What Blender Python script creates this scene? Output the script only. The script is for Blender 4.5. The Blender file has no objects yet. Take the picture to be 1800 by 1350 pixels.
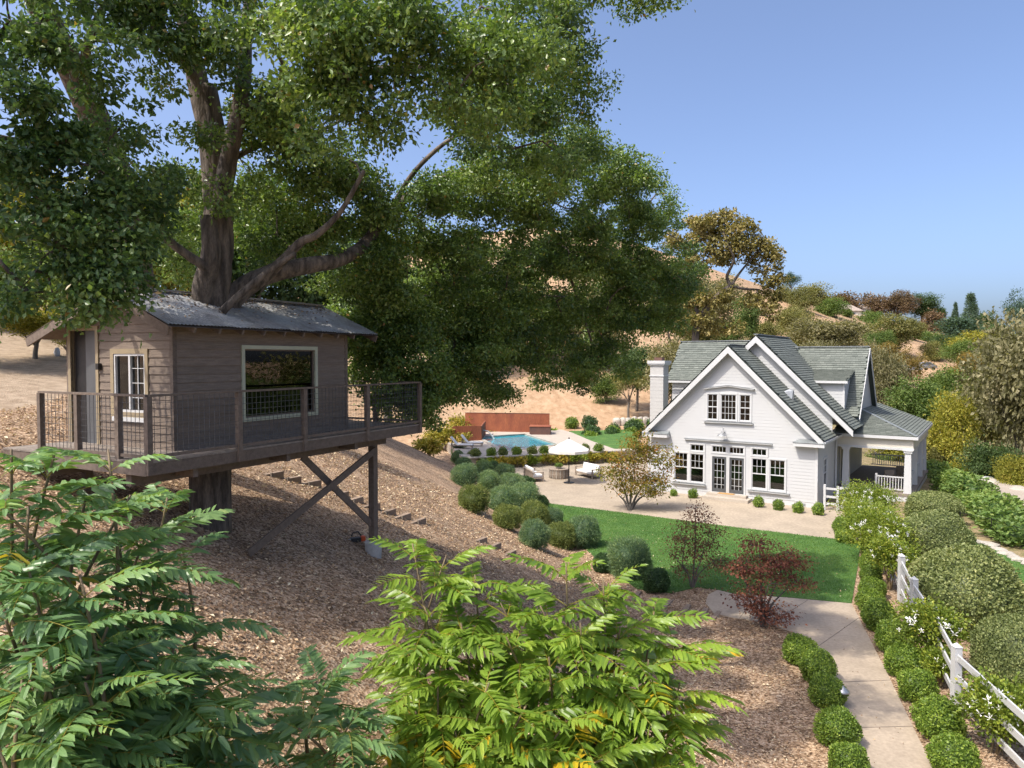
import bpy, math, random
import numpy as np
from mathutils import Vector, Matrix

random.seed(7)
RNG = np.random.default_rng(7)
SC = bpy.context.scene
COL = SC.collection

# ------------------------------------------------------------------ camera, sky, sun, exposure
CAM_Z = 8.4
PITCH = math.radians(2.0)
FPX = 1250.0
cam_d = bpy.data.cameras.new('camera')
cam_d.sensor_width = 36.0
cam_d.lens = FPX / 1800 * 36.0
cam_d.clip_start = 0.1
cam_d.clip_end = 5000
cam = bpy.data.objects.new('camera', cam_d)
cam.location = (0, 0, CAM_Z)
cam.rotation_euler = (math.radians(90) - PITCH, 0, 0)
COL.objects.link(cam)
SC.camera = cam

SUN_EL = math.radians(55)
SUN_AZ = math.atan2(-.85, -.527)
SUN = Vector((math.sin(SUN_AZ) * math.cos(SUN_EL), math.cos(SUN_AZ) * math.cos(SUN_EL), math.sin(SUN_EL)))
world = bpy.data.worlds.new('World')
SC.world = world
world.use_nodes = True
_nt = world.node_tree
_sky = _nt.nodes.new('ShaderNodeTexSky')
_sky.sky_type = 'NISHITA'
_sky.sun_disc = False
_sky.sun_elevation = SUN_EL
_sky.sun_rotation = SUN_AZ % (2 * math.pi)
_sky.altitude = 0
_sky.air_density = 0.58
_sky.dust_density = 4.2
_sky.ozone_density = 3.6
_nt.links.new(_sky.outputs[0], _nt.nodes['Background'].inputs[0])
_nt.nodes['Background'].inputs[1].default_value = 0.142
sun_d = bpy.data.lights.new('sun', 'SUN')
sun_d.energy = 2.1
sun_d.angle = math.radians(0.53)
sun_d.color = (1.0, 0.93, 0.82)
sun = bpy.data.objects.new('sun', sun_d)
sun.rotation_euler = SUN.to_track_quat('Z', 'Y').to_euler()
sun.location = (-40, -20, 60)
COL.objects.link(sun)
SC.view_settings.view_transform = 'Standard'
SC.view_settings.look = 'None'
SC.view_settings.gamma = 1.0
SC.view_settings.exposure = 1.2
SC.cycles.max_bounces = 12
SC.cycles.transparent_max_bounces = 12
SC.cycles.diffuse_bounces = 6
SC.cycles.transmission_bounces = 8
SC.cycles.sample_clamp_indirect = 6.0
SC.cycles.use_denoising = True
SC.cycles.denoiser = 'OPENIMAGEDENOISE'
SC.cycles.denoising_input_passes = 'RGB_ALBEDO_NORMAL'
SC.cycles.denoising_prefilter = 'NONE'

# ------------------------------------------------------------------ where a photograph pixel lies in the place
def ray(px, py):
    u = (px - 900) / FPX
    v = (675 - py) / FPX
    return np.array((u, math.cos(PITCH) + v * math.sin(PITCH), v * math.cos(PITCH) - math.sin(PITCH)))
def G(px, py, z=0.0):
    d = ray(px, py)
    k = (z - CAM_Z) / d[2]
    return Vector((d[0] * k, d[1] * k, z))
def P(px, py, Y):
    d = ray(px, py)
    k = Y / d[1]
    return Vector((d[0] * k, Y, CAM_Z + d[2] * k))

# ------------------------------------------------------------------ helpers
def tag(o, label=None, cat=None, group=None, kind=None):
    if label: o['label'] = label
    if cat: o['category'] = cat
    if group: o['group'] = group
    if kind: o['kind'] = kind
    return o
def empty(name, loc=(0, 0, 0), rz=0.0, label=None, cat=None, group=None):
    o = bpy.data.objects.new(name, None)
    o.empty_display_size = 0.2
    o.location = loc
    o.rotation_euler = (0, 0, rz)
    COL.objects.link(o)
    return tag(o, label, cat, group)
def link(name, me, parent=None, mat=None):
    o = bpy.data.objects.new(name, me)
    COL.objects.link(o)
    if parent is not None: o.parent = parent
    if mat is not None:
        if len(me.materials) == 0: me.materials.append(mat)
    return o
def own_mat(o, mat):
    o.material_slots[0].link = 'OBJECT'
    o.material_slots[0].material = mat

class B:
    """collects shapes into one mesh"""
    def __init__(s):
        s.v = []; s.f = []
    def poly(s, pts):
        n = len(s.v)
        s.v += [tuple(p) for p in pts]
        s.f.append(tuple(range(n, n + len(pts))))
        return s
    def box(s, x0, x1, y0, y1, z0, z1):
        n = len(s.v)
        s.v += [(x0,y0,z0),(x1,y0,z0),(x1,y1,z0),(x0,y1,z0),(x0,y0,z1),(x1,y0,z1),(x1,y1,z1),(x0,y1,z1)]
        s.f += [tuple(n+i for i in q) for q in ((3,2,1,0),(4,5,6,7),(0,1,5,4),(1,2,6,5),(2,3,7,6),(3,0,4,7))]
        return s
    def beam(s, p0, p1, w, h, up=(0, 0, 1)):
        """box from p0 to p1, w across, h along up"""
        p0 = Vector(p0); p1 = Vector(p1); d = (p1 - p0).normalized()
        up = Vector(up)
        sd = d.cross(up)
        if sd.length < 1e-4: sd = d.cross(Vector((1, 0, 0)))
        sd.normalize(); up = sd.cross(d).normalized()
        n = len(s.v)
        for p in (p0, p1):
            for a, b in ((-1,-1),(1,-1),(1,1),(-1,1)):
                s.v.append(tuple(p + sd*(a*w/2) + up*(b*h/2)))
        s.f += [tuple(n+i for i in q) for q in ((3,2,1,0),(4,5,6,7),(0,1,5,4),(1,2,6,5),(2,3,7,6),(3,0,4,7))]
        return s
    def tube(s, pts, rads, n=8, cap=True, wob=0.0):
        pts = [Vector(p) for p in pts]
        if not hasattr(rads, '__len__'): rads = [rads] * len(pts)
        base = len(s.v)
        ref = None
        for i, p in enumerate(pts):
            d = (pts[min(i+1, len(pts)-1)] - pts[max(i-1, 0)]).normalized()
            if ref is None:
                ref = d.cross(Vector((0.13, 0.9, 0.31)))
                if ref.length < 1e-3: ref = d.cross(Vector((1, 0, 0)))
            ref = (ref - d * ref.dot(d)).normalized()
            o = d.cross(ref)
            for k in range(n):
                a = 2 * math.pi * k / n
                r = rads[i] * (1 + (random.uniform(-wob, wob) if wob else 0))
                s.v.append(tuple(p + (ref * math.cos(a) + o * math.sin(a)) * r))
        for i in range(len(pts) - 1):
            for k in range(n):
                a = base + i*n + k; b = base + i*n + (k+1) % n
                s.f.append((a, b, b+n, a+n))
        if cap:
            s.f.append(tuple(base + k for k in reversed(range(n))))
            s.f.append(tuple(base + (len(pts)-1)*n + k for k in range(n)))
        return s
    def lathe(s, prof, c=(0, 0, 0), n=16, cap=True):
        base = len(s.v)
        for r, z in prof:
            for k in range(n):
                a = 2*math.pi*k/n
                s.v.append((c[0] + r*math.cos(a), c[1] + r*math.sin(a), c[2] + z))
        for i in range(len(prof)-1):
            for k in range(n):
                a = base+i*n+k; b = base+i*n+(k+1) % n
                s.f.append((a, b, b+n, a+n))
        if cap:
            s.f.append(tuple(base+k for k in reversed(range(n))))
            s.f.append(tuple(base+(len(prof)-1)*n+k for k in range(n)))
        return s
    def prism(s, pts, z0, z1):
        """upright prism over a 2-D outline"""
        n = len(pts); b = len(s.v)
        ar = sum(pts[i][0]*pts[(i+1)%n][1]-pts[(i+1)%n][0]*pts[i][1] for i in range(n))
        if ar < 0: pts = pts[::-1]
        s.v += [(p[0], p[1], z0) for p in pts] + [(p[0], p[1], z1) for p in pts]
        s.f.append(tuple(b+i for i in reversed(range(n))))
        s.f.append(tuple(b+n+i for i in range(n)))
        for i in range(n):
            j = (i+1) % n
            s.f.append((b+i, b+j, b+n+j, b+n+i))
        return s
    def mesh(s, name, mat=None, smooth=False):
        me = bpy.data.meshes.new(name)
        me.from_pydata(s.v, [], s.f)
        if smooth: me.polygons.foreach_set('use_smooth', [True]*len(me.polygons))
        if mat is not None: me.materials.append(mat)
        me.update()
        return me
    def obj(s, name, mat, parent=None, smooth=False, bevel=0.0):
        o = link(name, s.mesh(name, mat, smooth), parent)
        if bevel:
            m = o.modifiers.new('bevel', 'BEVEL'); m.width = bevel; m.segments = 2; m.limit_method = 'ANGLE'
        return o

# ------------------------------------------------------------------ materials
def new_mat(name):
    m = bpy.data.materials.new(name)
    m.use_nodes = True
    nt = m.node_tree
    return m, nt, nt.nodes['Principled BSDF'], nt.nodes['Material Output']
def ramp(nt, stops):
    r = nt.nodes.new('ShaderNodeValToRGB')
    e = r.color_ramp.elements
    while len(e) < len(stops): e.new(0.5)
    for i, (p, c) in enumerate(stops):
        e[i].position = p; e[i].color = (c[0], c[1], c[2], 1)
    return r
def coords(nt, kind='Object', scale=(1, 1, 1), rot=(0, 0, 0)):
    tc = nt.nodes.new('ShaderNodeTexCoord')
    mp = nt.nodes.new('ShaderNodeMapping')
    mp.inputs['Scale'].default_value = scale
    mp.inputs['Rotation'].default_value = rot
    nt.links.new(tc.outputs[kind], mp.inputs[0])
    return mp.outputs[0]
def noise_tex(nt, vec, scale, detail=4, rough=0.55):
    n = nt.nodes.new('ShaderNodeTexNoise')
    n.inputs['Scale'].default_value = scale
    n.inputs['Detail'].default_value = detail
    n.inputs['Roughness'].default_value = rough
    nt.links.new(vec, n.inputs['Vector'])
    return n
def bump(nt, h, strength, dist, bsdf):
    b = nt.nodes.new('ShaderNodeBump')
    b.inputs['Strength'].default_value = strength
    b.inputs['Distance'].default_value = dist
    nt.links.new(h, b.inputs['Height'])
    nt.links.new(b.outputs[0], bsdf.inputs['Normal'])
    return b
def mixc(nt, fac, a, b, mode='MIX'):
    m = nt.nodes.new('ShaderNodeMix'); m.data_type = 'RGBA'; m.blend_type = mode
    for s, val in ((0, fac), (6, a), (7, b)):
        if hasattr(val, 'default_value') or hasattr(val, 'is_linked'): nt.links.new(val, m.inputs[s])
        elif s == 0: m.inputs[0].default_value = val
        else: m.inputs[s].default_value = (val[0], val[1], val[2], 1)
    return m.outputs[2]
def M(name, c1, c2=None, scale=6.0, rough=0.7, bmp=0.2, bdist=0.01, stretch=(1, 1, 1), metal=0.0, spec=0.5, detail=5, lo=0.35, hi=0.68, per_obj=0.0, fine=0.0):
    m, nt, bs, out = new_mat(name)
    bs.inputs['Roughness'].default_value = rough
    bs.inputs['Metallic'].default_value = metal
    bs.inputs['Specular IOR Level'].default_value = spec
    if c2 is None: c2 = tuple(min(1, x*0.8) for x in c1)
    v = coords(nt, 'Object', stretch)
    n = noise_tex(nt, v, scale, detail)
    r = ramp(nt, ((lo, c1), (hi, c2)))
    nt.links.new(n.outputs[0], r.inputs[0])
    c = r.outputs[0]
    if fine:
        n2 = noise_tex(nt, v, scale*9, 3)
        r2 = ramp(nt, ((0.3, (1-fine,)*3), (0.7, (1+fine*.6,)*3)))
        nt.links.new(n2.outputs[0], r2.inputs[0])
        c = mixc(nt, 1.0, c, r2.outputs[0], 'MULTIPLY')
    if per_obj:
        oi = nt.nodes.new('ShaderNodeObjectInfo')
        r3 = ramp(nt, ((0, (1-per_obj,)*3), (1, (1+per_obj*.5,)*3)))
        nt.links.new(oi.outputs['Random'], r3.inputs[0])
        c = mixc(nt, 1.0, c, r3.outputs[0], 'MULTIPLY')
    nt.links.new(c, bs.inputs['Base Color'])
    if bmp: bump(nt, n.outputs[0], bmp, bdist, bs)
    return m
def leaf_mat(name, stops, rough=0.5, trans=0.3, spec=0.35, per_obj=0.12):
    """stops: tint 0..1 to leaf colours"""
    m, nt, bs, out = new_mat(name)
    at = nt.nodes.new('ShaderNodeAttribute'); at.attribute_name = 'tint'
    r = ramp(nt, stops)
    nt.links.new(at.outputs['Fac'], r.inputs[0])
    c = r.outputs[0]
    if per_obj:
        oi = nt.nodes.new('ShaderNodeObjectInfo')
        r3 = ramp(nt, ((0, (1-per_obj, 1-per_obj, 1-per_obj)), (1, (1+per_obj, 1+per_obj*.6, 1))))
        nt.links.new(oi.outputs['Random'], r3.inputs[0])
        c = mixc(nt, 1.0, c, r3.outputs[0], 'MULTIPLY')
    nt.links.new(c, bs.inputs['Base Color'])
    bs.inputs['Roughness'].default_value = rough
    bs.inputs['Specular IOR Level'].default_value = spec
    if trans:
        tr = nt.nodes.new('ShaderNodeBsdfTranslucent')
        nt.links.new(mixc(nt, 1.0, c, (1.25, 1.3, 0.55), 'MULTIPLY'), tr.inputs[0])
        mx = nt.nodes.new('ShaderNodeMixShader'); mx.inputs[0].default_value = trans
        nt.links.new(bs.outputs[0], mx.inputs[1]); nt.links.new(tr.outputs[0], mx.inputs[2])
        nt.links.new(mx.outputs[0], out.inputs[0])
    return m
def glass_mat(name, tintc=(0.8, 0.85, 0.85), dark=0.5):
    m, nt, bs, out = new_mat(name)
    nt.nodes.remove(bs)
    tr = nt.nodes.new('ShaderNodeBsdfTransparent'); tr.inputs[0].default_value = (*[x*(1-dark) for x in tintc], 1)
    gl = nt.nodes.new('ShaderNodeBsdfGlossy'); gl.inputs['Roughness'].default_value = 0.02
    fr = nt.nodes.new('ShaderNodeFresnel'); fr.inputs[0].default_value = 1.75
    mx = nt.nodes.new('ShaderNodeMixShader')
    nt.links.new(fr.outputs[0], mx.inputs[0]); nt.links.new(tr.outputs[0], mx.inputs[1]); nt.links.new(gl.outputs[0], mx.inputs[2])
    nt.links.new(mx.outputs[0], out.inputs[0])
    return m

MAT = {}
MAT['white'] = M('white_paint', (.475, .478, .475), (.465, .468, .465), 1, .55, 0, .003)
MAT['trim'] = M('white_trim', (.52, .522, .518), (.50, .502, .498), 2, .5, .03, .002)
MAT['cream'] = M('cream_paint', (.56, .525, .45), (.52, .49, .42), 2, .6, .03, .002)
MAT['door'] = M('charcoal_door_paint', (.085, .09, .095), (.07, .075, .08), 4, .4, 0)
MAT['glass'] = glass_mat('window_glass', dark=.35)
MAT['interior'] = M('dark_interior', (.20, .12, .075), (.15, .09, .06), 2, .8, 0)
MAT['brick_white'] = M('painted_brick', (.46, .45, .43), (.41, .40, .38), 14, .7, .3, .006)
MAT['metal_dark'] = M('dark_metal', (.03, .03, .032), (.045, .042, .04), 10, .45, 0, metal=.6)
MAT['metal_galv'] = M('galvanised_metal', (.45, .47, .48), (.36, .37, .38), 8, .4, .1, metal=.7)
MAT['lead'] = M('grey_flashing', (.27, .29, .29), (.2, .22, .22), 3, .5, .05, metal=.3)
MAT['siding'] = M('brown_stained_siding', (.145, .110, .082), (.21, .162, .124), 3.0, .75, .35, .004, (1, 1, 14), per_obj=.14, fine=.25)
MAT['timber'] = M('brown_stained_timber', (.118, .088, .066), (.172, .132, .102), 4, .8, .4, .004, (3, 3, 3), per_obj=.12, fine=.3)
MAT['timber_grey'] = M('weathered_timber', (.19, .155, .125), (.27, .23, .19), 5, .85, .4, .005, (2, 2, 2), per_obj=.15, fine=.3)
MAT['sleeper'] = M('landscape_timber', (.33, .245, .175), (.24, .175, .125), 6, .9, .5, .008, (1, 6, 1), per_obj=.15, fine=.3)
MAT['ochre_trim'] = M('sage_trim_paint', (.42, .43, .31), (.36, .37, .27), 3, .6, .05)
MAT['tan_trim'] = M('tan_trim_paint', (.30, .235, .14), (.24, .19, .12), 3, .6, .05)
MAT['tin'] = M('corrugated_steel', (.42, .43, .44), (.28, .27, .26), 1.7, .5, .1, .003, metal=.35, fine=.2, per_obj=.1)
MAT['wire'] = M('galvanised_wire', (.10, .10, .105), (.07, .07, .075), 10, .5, 0, metal=.5)
MAT['concrete'] = M('concrete', (.40, .40, .38), (.31, .31, .30), 9, .85, .3, .005, fine=.15)
MAT['bark'] = M('oak_bark', (.175, .142, .113), (.055, .044, .035), 5, .92, 1.0, .08, (1.6, 1.6, .32), detail=9, lo=.38, hi=.62, fine=.3)
MAT['bark_grey'] = M('grey_bark', (.17, .15, .125), (.09, .077, .065), 6, .9, .7, .03, (2, 2, .5), detail=7, fine=.25)
MAT['stem'] = M('sapling_stem', (.20, .15, .07), (.12, .085, .05), 6, .7, .2, .005)
MAT['rachis'] = M('leaf_stalk', (.28, .25, .06), (.30, .18, .06), 3, .6, 0)
MAT['corten'] = M('rusted_steel', (.30, .095, .04), (.20, .055, .028), 1.3, .8, .15, .004, (1, 1, .35), fine=.2)
MAT['corten_dark'] = M('dark_rusted_steel', (.135, .065, .045), (.095, .05, .04), 1.5, .75, .15, .004, fine=.2)
MAT['fabric'] = M('canvas_fabric', (.72, .69, .63), (.66, .63, .57), 10, .9, .1, .003)
MAT['cushion'] = M('white_cushion', (.74, .73, .71), (.68, .67, .65), 8, .9, .1, .004)
MAT['teak'] = M('grey_teak', (.34, .27, .21), (.25, .2, .155), 5, .8, .2, .004, (1, 1, 5), per_obj=.1)
MAT['stone'] = M('pale_stone', (.46, .42, .35), (.33, .30, .26), 3, .9, .5, .03, per_obj=.15, fine=.2)
MAT['black'] = M('black_plastic', (.02, .02, .022), (.03, .03, .03), 10, .5, 0)
MAT['orange'] = M('orange_plastic', (.65, .10, .02), (.55, .08, .02), 6, .45, 0)

# ------------------------------------------------------------------ leaf clouds
def unit(a):
    return a / np.maximum(np.linalg.norm(a, axis=-1, keepdims=True), 1e-6)
def leaf_mesh(name, C, ax, nr, L, W, tint, fold=0.22, extra=None):
    """one folded two-triangle leaf at every row of C"""
    N = len(C)
    C = np.asarray(C, dtype=np.float32); ax = unit(ax); sd = unit(np.cross(ax, nr)); nn = np.cross(sd, ax)
    L = np.broadcast_to(np.asarray(L, dtype=np.float32).reshape(-1, 1), (N, 1)); W = np.broadcast_to(np.asarray(W, dtype=np.float32).reshape(-1, 1), (N, 1))
    V = np.empty((N, 4, 3), dtype=np.float32)
    V[:, 0] = C
    V[:, 1] = C + ax*L*.48 + sd*W*.5 + nn*W*fold
    V[:, 2] = C + ax*L
    V[:, 3] = C + ax*L*.48 - sd*W*.5 + nn*W*fold
    idx = (np.arange(N)[:, None]*4 + np.array([0, 1, 2, 0, 2, 3])[None, :]).astype(np.int32).ravel()
    V = V.reshape(-1, 3); T = np.repeat(np.asarray(tint, dtype=np.float32), 4)
    nf = 2*N
    if extra is not None:                      # (verts, tris, tint) of a solid core
        ev, ef, et = extra
        idx = np.concatenate([idx, (np.asarray(ef, dtype=np.int32) + len(V)).ravel()])
        V = np.concatenate([V, np.asarray(ev, dtype=np.float32)]); T = np.concatenate([T, np.full(len(ev), et, dtype=np.float32)])
        nf += len(ef)
    me = bpy.data.meshes.new(name)
    me.vertices.add(len(V)); me.vertices.foreach_set('co', V.ravel())
    me.loops.add(len(idx)); me.loops.foreach_set('vertex_index', idx)
    me.polygons.add(nf); me.polygons.foreach_set('loop_start', np.arange(nf, dtype=np.int32)*3)
    at = me.attributes.new('tint', 'FLOAT', 'POINT'); at.data.foreach_set('value', T)
    me.update(calc_edges=True)
    return me
def rnd_unit(n, rng=None):
    return unit((rng or RNG).normal(size=(n, 3)))
def clumps(lobes, rng, shell=.45):
    """lobes: (cx,cy,cz, rx,ry,rz, number of clumps) to clump centres and their outward directions"""
    cs, os_, ids = [], [], []
    for i, (cx, cy, cz, rx, ry, rz, n) in enumerate(lobes):
        n = int(n)
        if n < 1: continue
        d = rnd_unit(n, rng)
        r = shell + (1-shell)*rng.random((n, 1))**.6
        p = d*r
        cs.append(np.array((cx, cy, cz)) + p*np.array((rx, ry, rz))); os_.append(d); ids.append(np.full(n, i))
    return np.concatenate(cs), np.concatenate(os_), np.concatenate(ids)
def foliage(name, cc, out, per, sig, L, W, mat, parent, rng, droop=.25, flat=.7, up=.5, tint_c=.22, base=.45, yellow=0.0, jit=.25):
    """leaves gathered round clump centres"""
    n = len(cc)
    k = np.repeat(np.arange(n), per)
    off = rng.normal(size=(len(k), 3))*sig*np.array((1, 1, flat))
    pos = cc[k] + off
    ax = unit(unit(off)*.8 + out[k]*.5 + rng.normal(size=(len(k), 3))*.5 + np.array((0, 0, -droop)))
    nr = unit(rng.normal(size=(len(k), 3))*.7 + out[k]*.4 + np.array((0, 0, up)))
    tc = rng.normal(size=n)*tint_c
    t = np.clip(base + tc[k] + rng.normal(size=len(k))*.13, 0, .88)
    if yellow: t = np.where(rng.random(len(k)) < yellow, rng.uniform(.93, 1, len(k)), t)
    ll = L*(1 + rng.normal(size=len(k))*jit).clip(.5, 1.6)
    ww = W*(1 + rng.normal(size=len(k))*jit).clip(.5, 1.6)
    return link(name, leaf_mesh(name, pos, ax, nr, ll, ww, t), parent, mat)
def pads(name, cc, out, per, rad, L, W, mat, parent, rng, droop=.2, flat=.62, tint_c=.16, base=.45, yellow=0.0, jit=.28):
    """leaves gathered in rounded sprays that show a lit and a shaded side"""
    n = len(cc)
    size = rad*(1+rng.normal(size=n)*.35).clip(.45, 1.9)
    cnt = np.maximum(8, per*(size/rad)**2).astype(int)
    k = np.repeat(np.arange(n), cnt)
    d = rnd_unit(len(k), rng)
    ph = rng.random((n, 3))*6.28
    wob = 1 + .28*np.sin(d[:, 0]*3.3+ph[k, 0])*np.cos(d[:, 1]*2.9+ph[k, 1]) + .2*np.sin(d[:, 2]*5+ph[k, 2])
    r = (size[k]*wob*(.30 + .70*rng.random(len(k))**.55)*(1 + .55*(rng.random(len(k)) < .07)))[:, None]
    off = d*r*np.array((1, 1, flat))
    pos = cc[k] + off
    ax = unit(rng.normal(size=d.shape)*.75 + d*.55 + np.array((0, 0, -droop)))
    nr = unit(d*.75 + rng.normal(size=d.shape)*.75 + np.array((0, 0, .45)))
    tc = rng.normal(size=n)*tint_c
    t = np.clip(base + tc[k] + rng.normal(size=len(k))*.2, 0, .88)
    if yellow: t = np.where(rng.random(len(k)) < yellow, rng.uniform(.93, 1, len(k)), t)
    ll = L*(1 + rng.normal(size=len(k))*jit).clip(.45, 1.7)
    ww = W*(1 + rng.normal(size=len(k))*jit).clip(.45, 1.7)
    return link(name, leaf_mesh(name, pos, ax, nr, ll, ww, t), parent, mat)
def twigs(b, nodes, cc, rng, r0=.05, frac=1.0, n=5, sag=.15):
    """thin branches that join clump centres to the limbs already built"""
    nodes = [np.asarray(p, dtype=float) for p in nodes]
    order = np.argsort([min(np.linalg.norm(c-p) for p in nodes) for c in cc])
    arr = np.array(nodes)
    for i in order:
        c = cc[i]
        d = np.linalg.norm(arr - c, axis=1) + np.maximum(0, arr[:, 2]-c[2])*.4
        p = arr[d.argmin()]
        ln = np.linalg.norm(c-p)
        if ln < .05: continue
        mid1 = p + (c-p)*.35 + rng.normal(size=3)*ln*.08 + np.array((0, 0, ln*sag))
        mid2 = p + (c-p)*.72 + rng.normal(size=3)*ln*.08 + np.array((0, 0, ln*sag*.8))
        if rng.random() < frac:
            ra = min(r0, .012 + ln*.016)
            b.tube([p, mid1, mid2, c], [ra, ra*.75, ra*.5, ra*.2], n, cap=False)
        arr = np.vstack([arr, mid1, mid2])
def limb(b, pts, r0, r1, n=12, sub=5, wob=.05):
    """a tapering limb through pts (smooth), returns its points"""
    pts = [Vector(p) for p in pts]
    out = []
    for i in range(len(pts)-1):
        p0 = pts[max(i-1, 0)]; p1 = pts[i]; p2 = pts[i+1]; p3 = pts[min(i+2, len(pts)-1)]
        for k in range(sub):
            t = k/sub
            out.append(.5*((2*p1) + (p2-p0)*t + (2*p0-5*p1+4*p2-p3)*t*t + (3*p1-p0-3*p2+p3)*t**3))
    out.append(pts[-1])
    m = len(out)
    rad = [r0 + (r1-r0)*(i/(m-1))**.8 for i in range(m)]
    b.tube(out, rad, n, True, wob)
    return [np.array(p) for p in out]
# ------------------------------------------------------------------ terrain
def smooth(x, a, b):
    t = np.clip((x-a)/(b-a), 0, 1)
    return t*t*(3-2*t)
TOE_Y = [-60, 0, 10, 19, 26, 35, 42, 50, 58, 68, 90]
TOE_X = [6.4, 6.2, 5.9, 5.2, 4.0, 1.9, 0.6, -1.5, -5.0, -11, -14]
def fbm(x, y, s, seed=0):
    z = 0
    for i, (f, a) in enumerate(((1, 1), (2.1, .5), (4.3, .25))):
        z = z + a*np.sin(x*f/s + 1.7*i + seed)*np.cos(y*f/s*1.13 + 2.3*i + seed*1.7) + a*.6*np.sin((x+y)*f/s*.77 + i*3.1 + seed)
    return z
def terrain_z(x, y):
    x = np.asarray(x, dtype=float); y = np.asarray(y, dtype=float)
    s = np.interp(y, TOE_Y, TOE_X) - x
    sp = np.maximum(s, 0)
    h = .47*(sp - .9*(1-np.exp(-sp/.9)))
    knee = 15.6
    over = np.maximum(sp-knee, 0)
    h = h - .38*over + .05*over*smooth(y, 15, 40)
    h = np.where(s > 0, h + .05*fbm(x, y, 1.7)*smooth(sp, .6, 3), 0.0)
    h = h + .10*np.maximum(y-18, 0)*smooth(sp, 10, 20)*(1-smooth(y, 60, 110))*.9
    h = h*(1-smooth(y, 66, 92))
    far = 55*np.exp(-((x-8)**2 + (y-270)**2)/(2*75.0**2))*smooth(y, 71, 112)
    far = far + 17*np.exp(-((x-172)/90)**2 - ((y-312)/80)**2)*smooth(y, 110, 200)
    far = far + 16*np.exp(-((x+75)/40)**2 - ((y-85)/50)**2)*smooth(y, 40, 80)*smooth(-x, 14, 50)
    far = far + 8*smooth(y, 400, 900)
    far = far + .5*fbm(x, y, 14)*smooth(y, 90, 170)
    dip = 1.6*smooth(x, 27, 42)*smooth(y, 18, 34)*(1-smooth(y, 100, 170))
    return h + far - dip
def tz(x, y):
    return float(terrain_z(x, y))

def grid_axis(parts):
    out = []
    for a, b, st in parts:
        out += list(np.arange(a, b, st))
    out.append(parts[-1][1])
    return np.array(out)
gx = grid_axis([(-1600, -400, 120), (-400, -120, 20), (-120, -30, 3), (-30, 14, .3), (14, 40, 1), (40, 200, 4), (200, 420, 14), (420, 1600, 118)])
gy = grid_axis([(-200, -10, 20), (-10, 2, 1.0), (2, 40, .3), (40, 70, .6), (70, 130, 1.5), (130, 420, 5), (420, 900, 30), (900, 3000, 210)])
XX, YY = np.meshgrid(gx, gy)
ZZ = terrain_z(XX, YY) - .02
nx, ny = len(gx), len(gy)
vv = np.stack([XX, YY, ZZ], -1).reshape(-1, 3).astype(np.float32)
ii = np.arange(nx*ny).reshape(ny, nx)
ff = np.stack([ii[:-1, :-1], ii[:-1, 1:], ii[1:, 1:], ii[1:, :-1]], -1).reshape(-1, 4).astype(np.int32)
tm = bpy.data.meshes.new('ground')
tm.vertices.add(len(vv)); tm.vertices.foreach_set('co', vv.ravel())
tm.loops.add(ff.size); tm.loops.foreach_set('vertex_index', ff.ravel())
tm.polygons.add(len(ff)); tm.polygons.foreach_set('loop_start', np.arange(len(ff), dtype=np.int32)*4)
tm.polygons.foreach_set('use_smooth', np.ones(len(ff), dtype=bool))
# what covers the soil where: leaf mulch on the near bank, bare gravel track above it, dry grass beyond
x_, y_ = vv[:, 0], vv[:, 1]
s_ = np.interp(y_, TOE_Y, TOE_X) - x_
a_gravel = smooth(s_, 17.0, 19.0)*(1-smooth(s_, 29, 33))*smooth(y_, 8, 12)*(1-smooth(y_, 33, 37))
a_dry = np.clip(smooth(y_, 60, 70)*(x_ < 30) + smooth(y_, 110, 130) + smooth(s_, 30, 34), 0, 1)
a_garden = smooth(x_, 17, 19)*(1-smooth(y_, 100, 130))
for nm, ar in (('gravel', a_gravel), ('dry', a_dry), ('garden', a_garden)):
    at = tm.attributes.new(nm, 'FLOAT', 'POINT'); at.data.foreach_set('value', ar.astype(np.float32))
tm.update(calc_edges=True)

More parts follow.
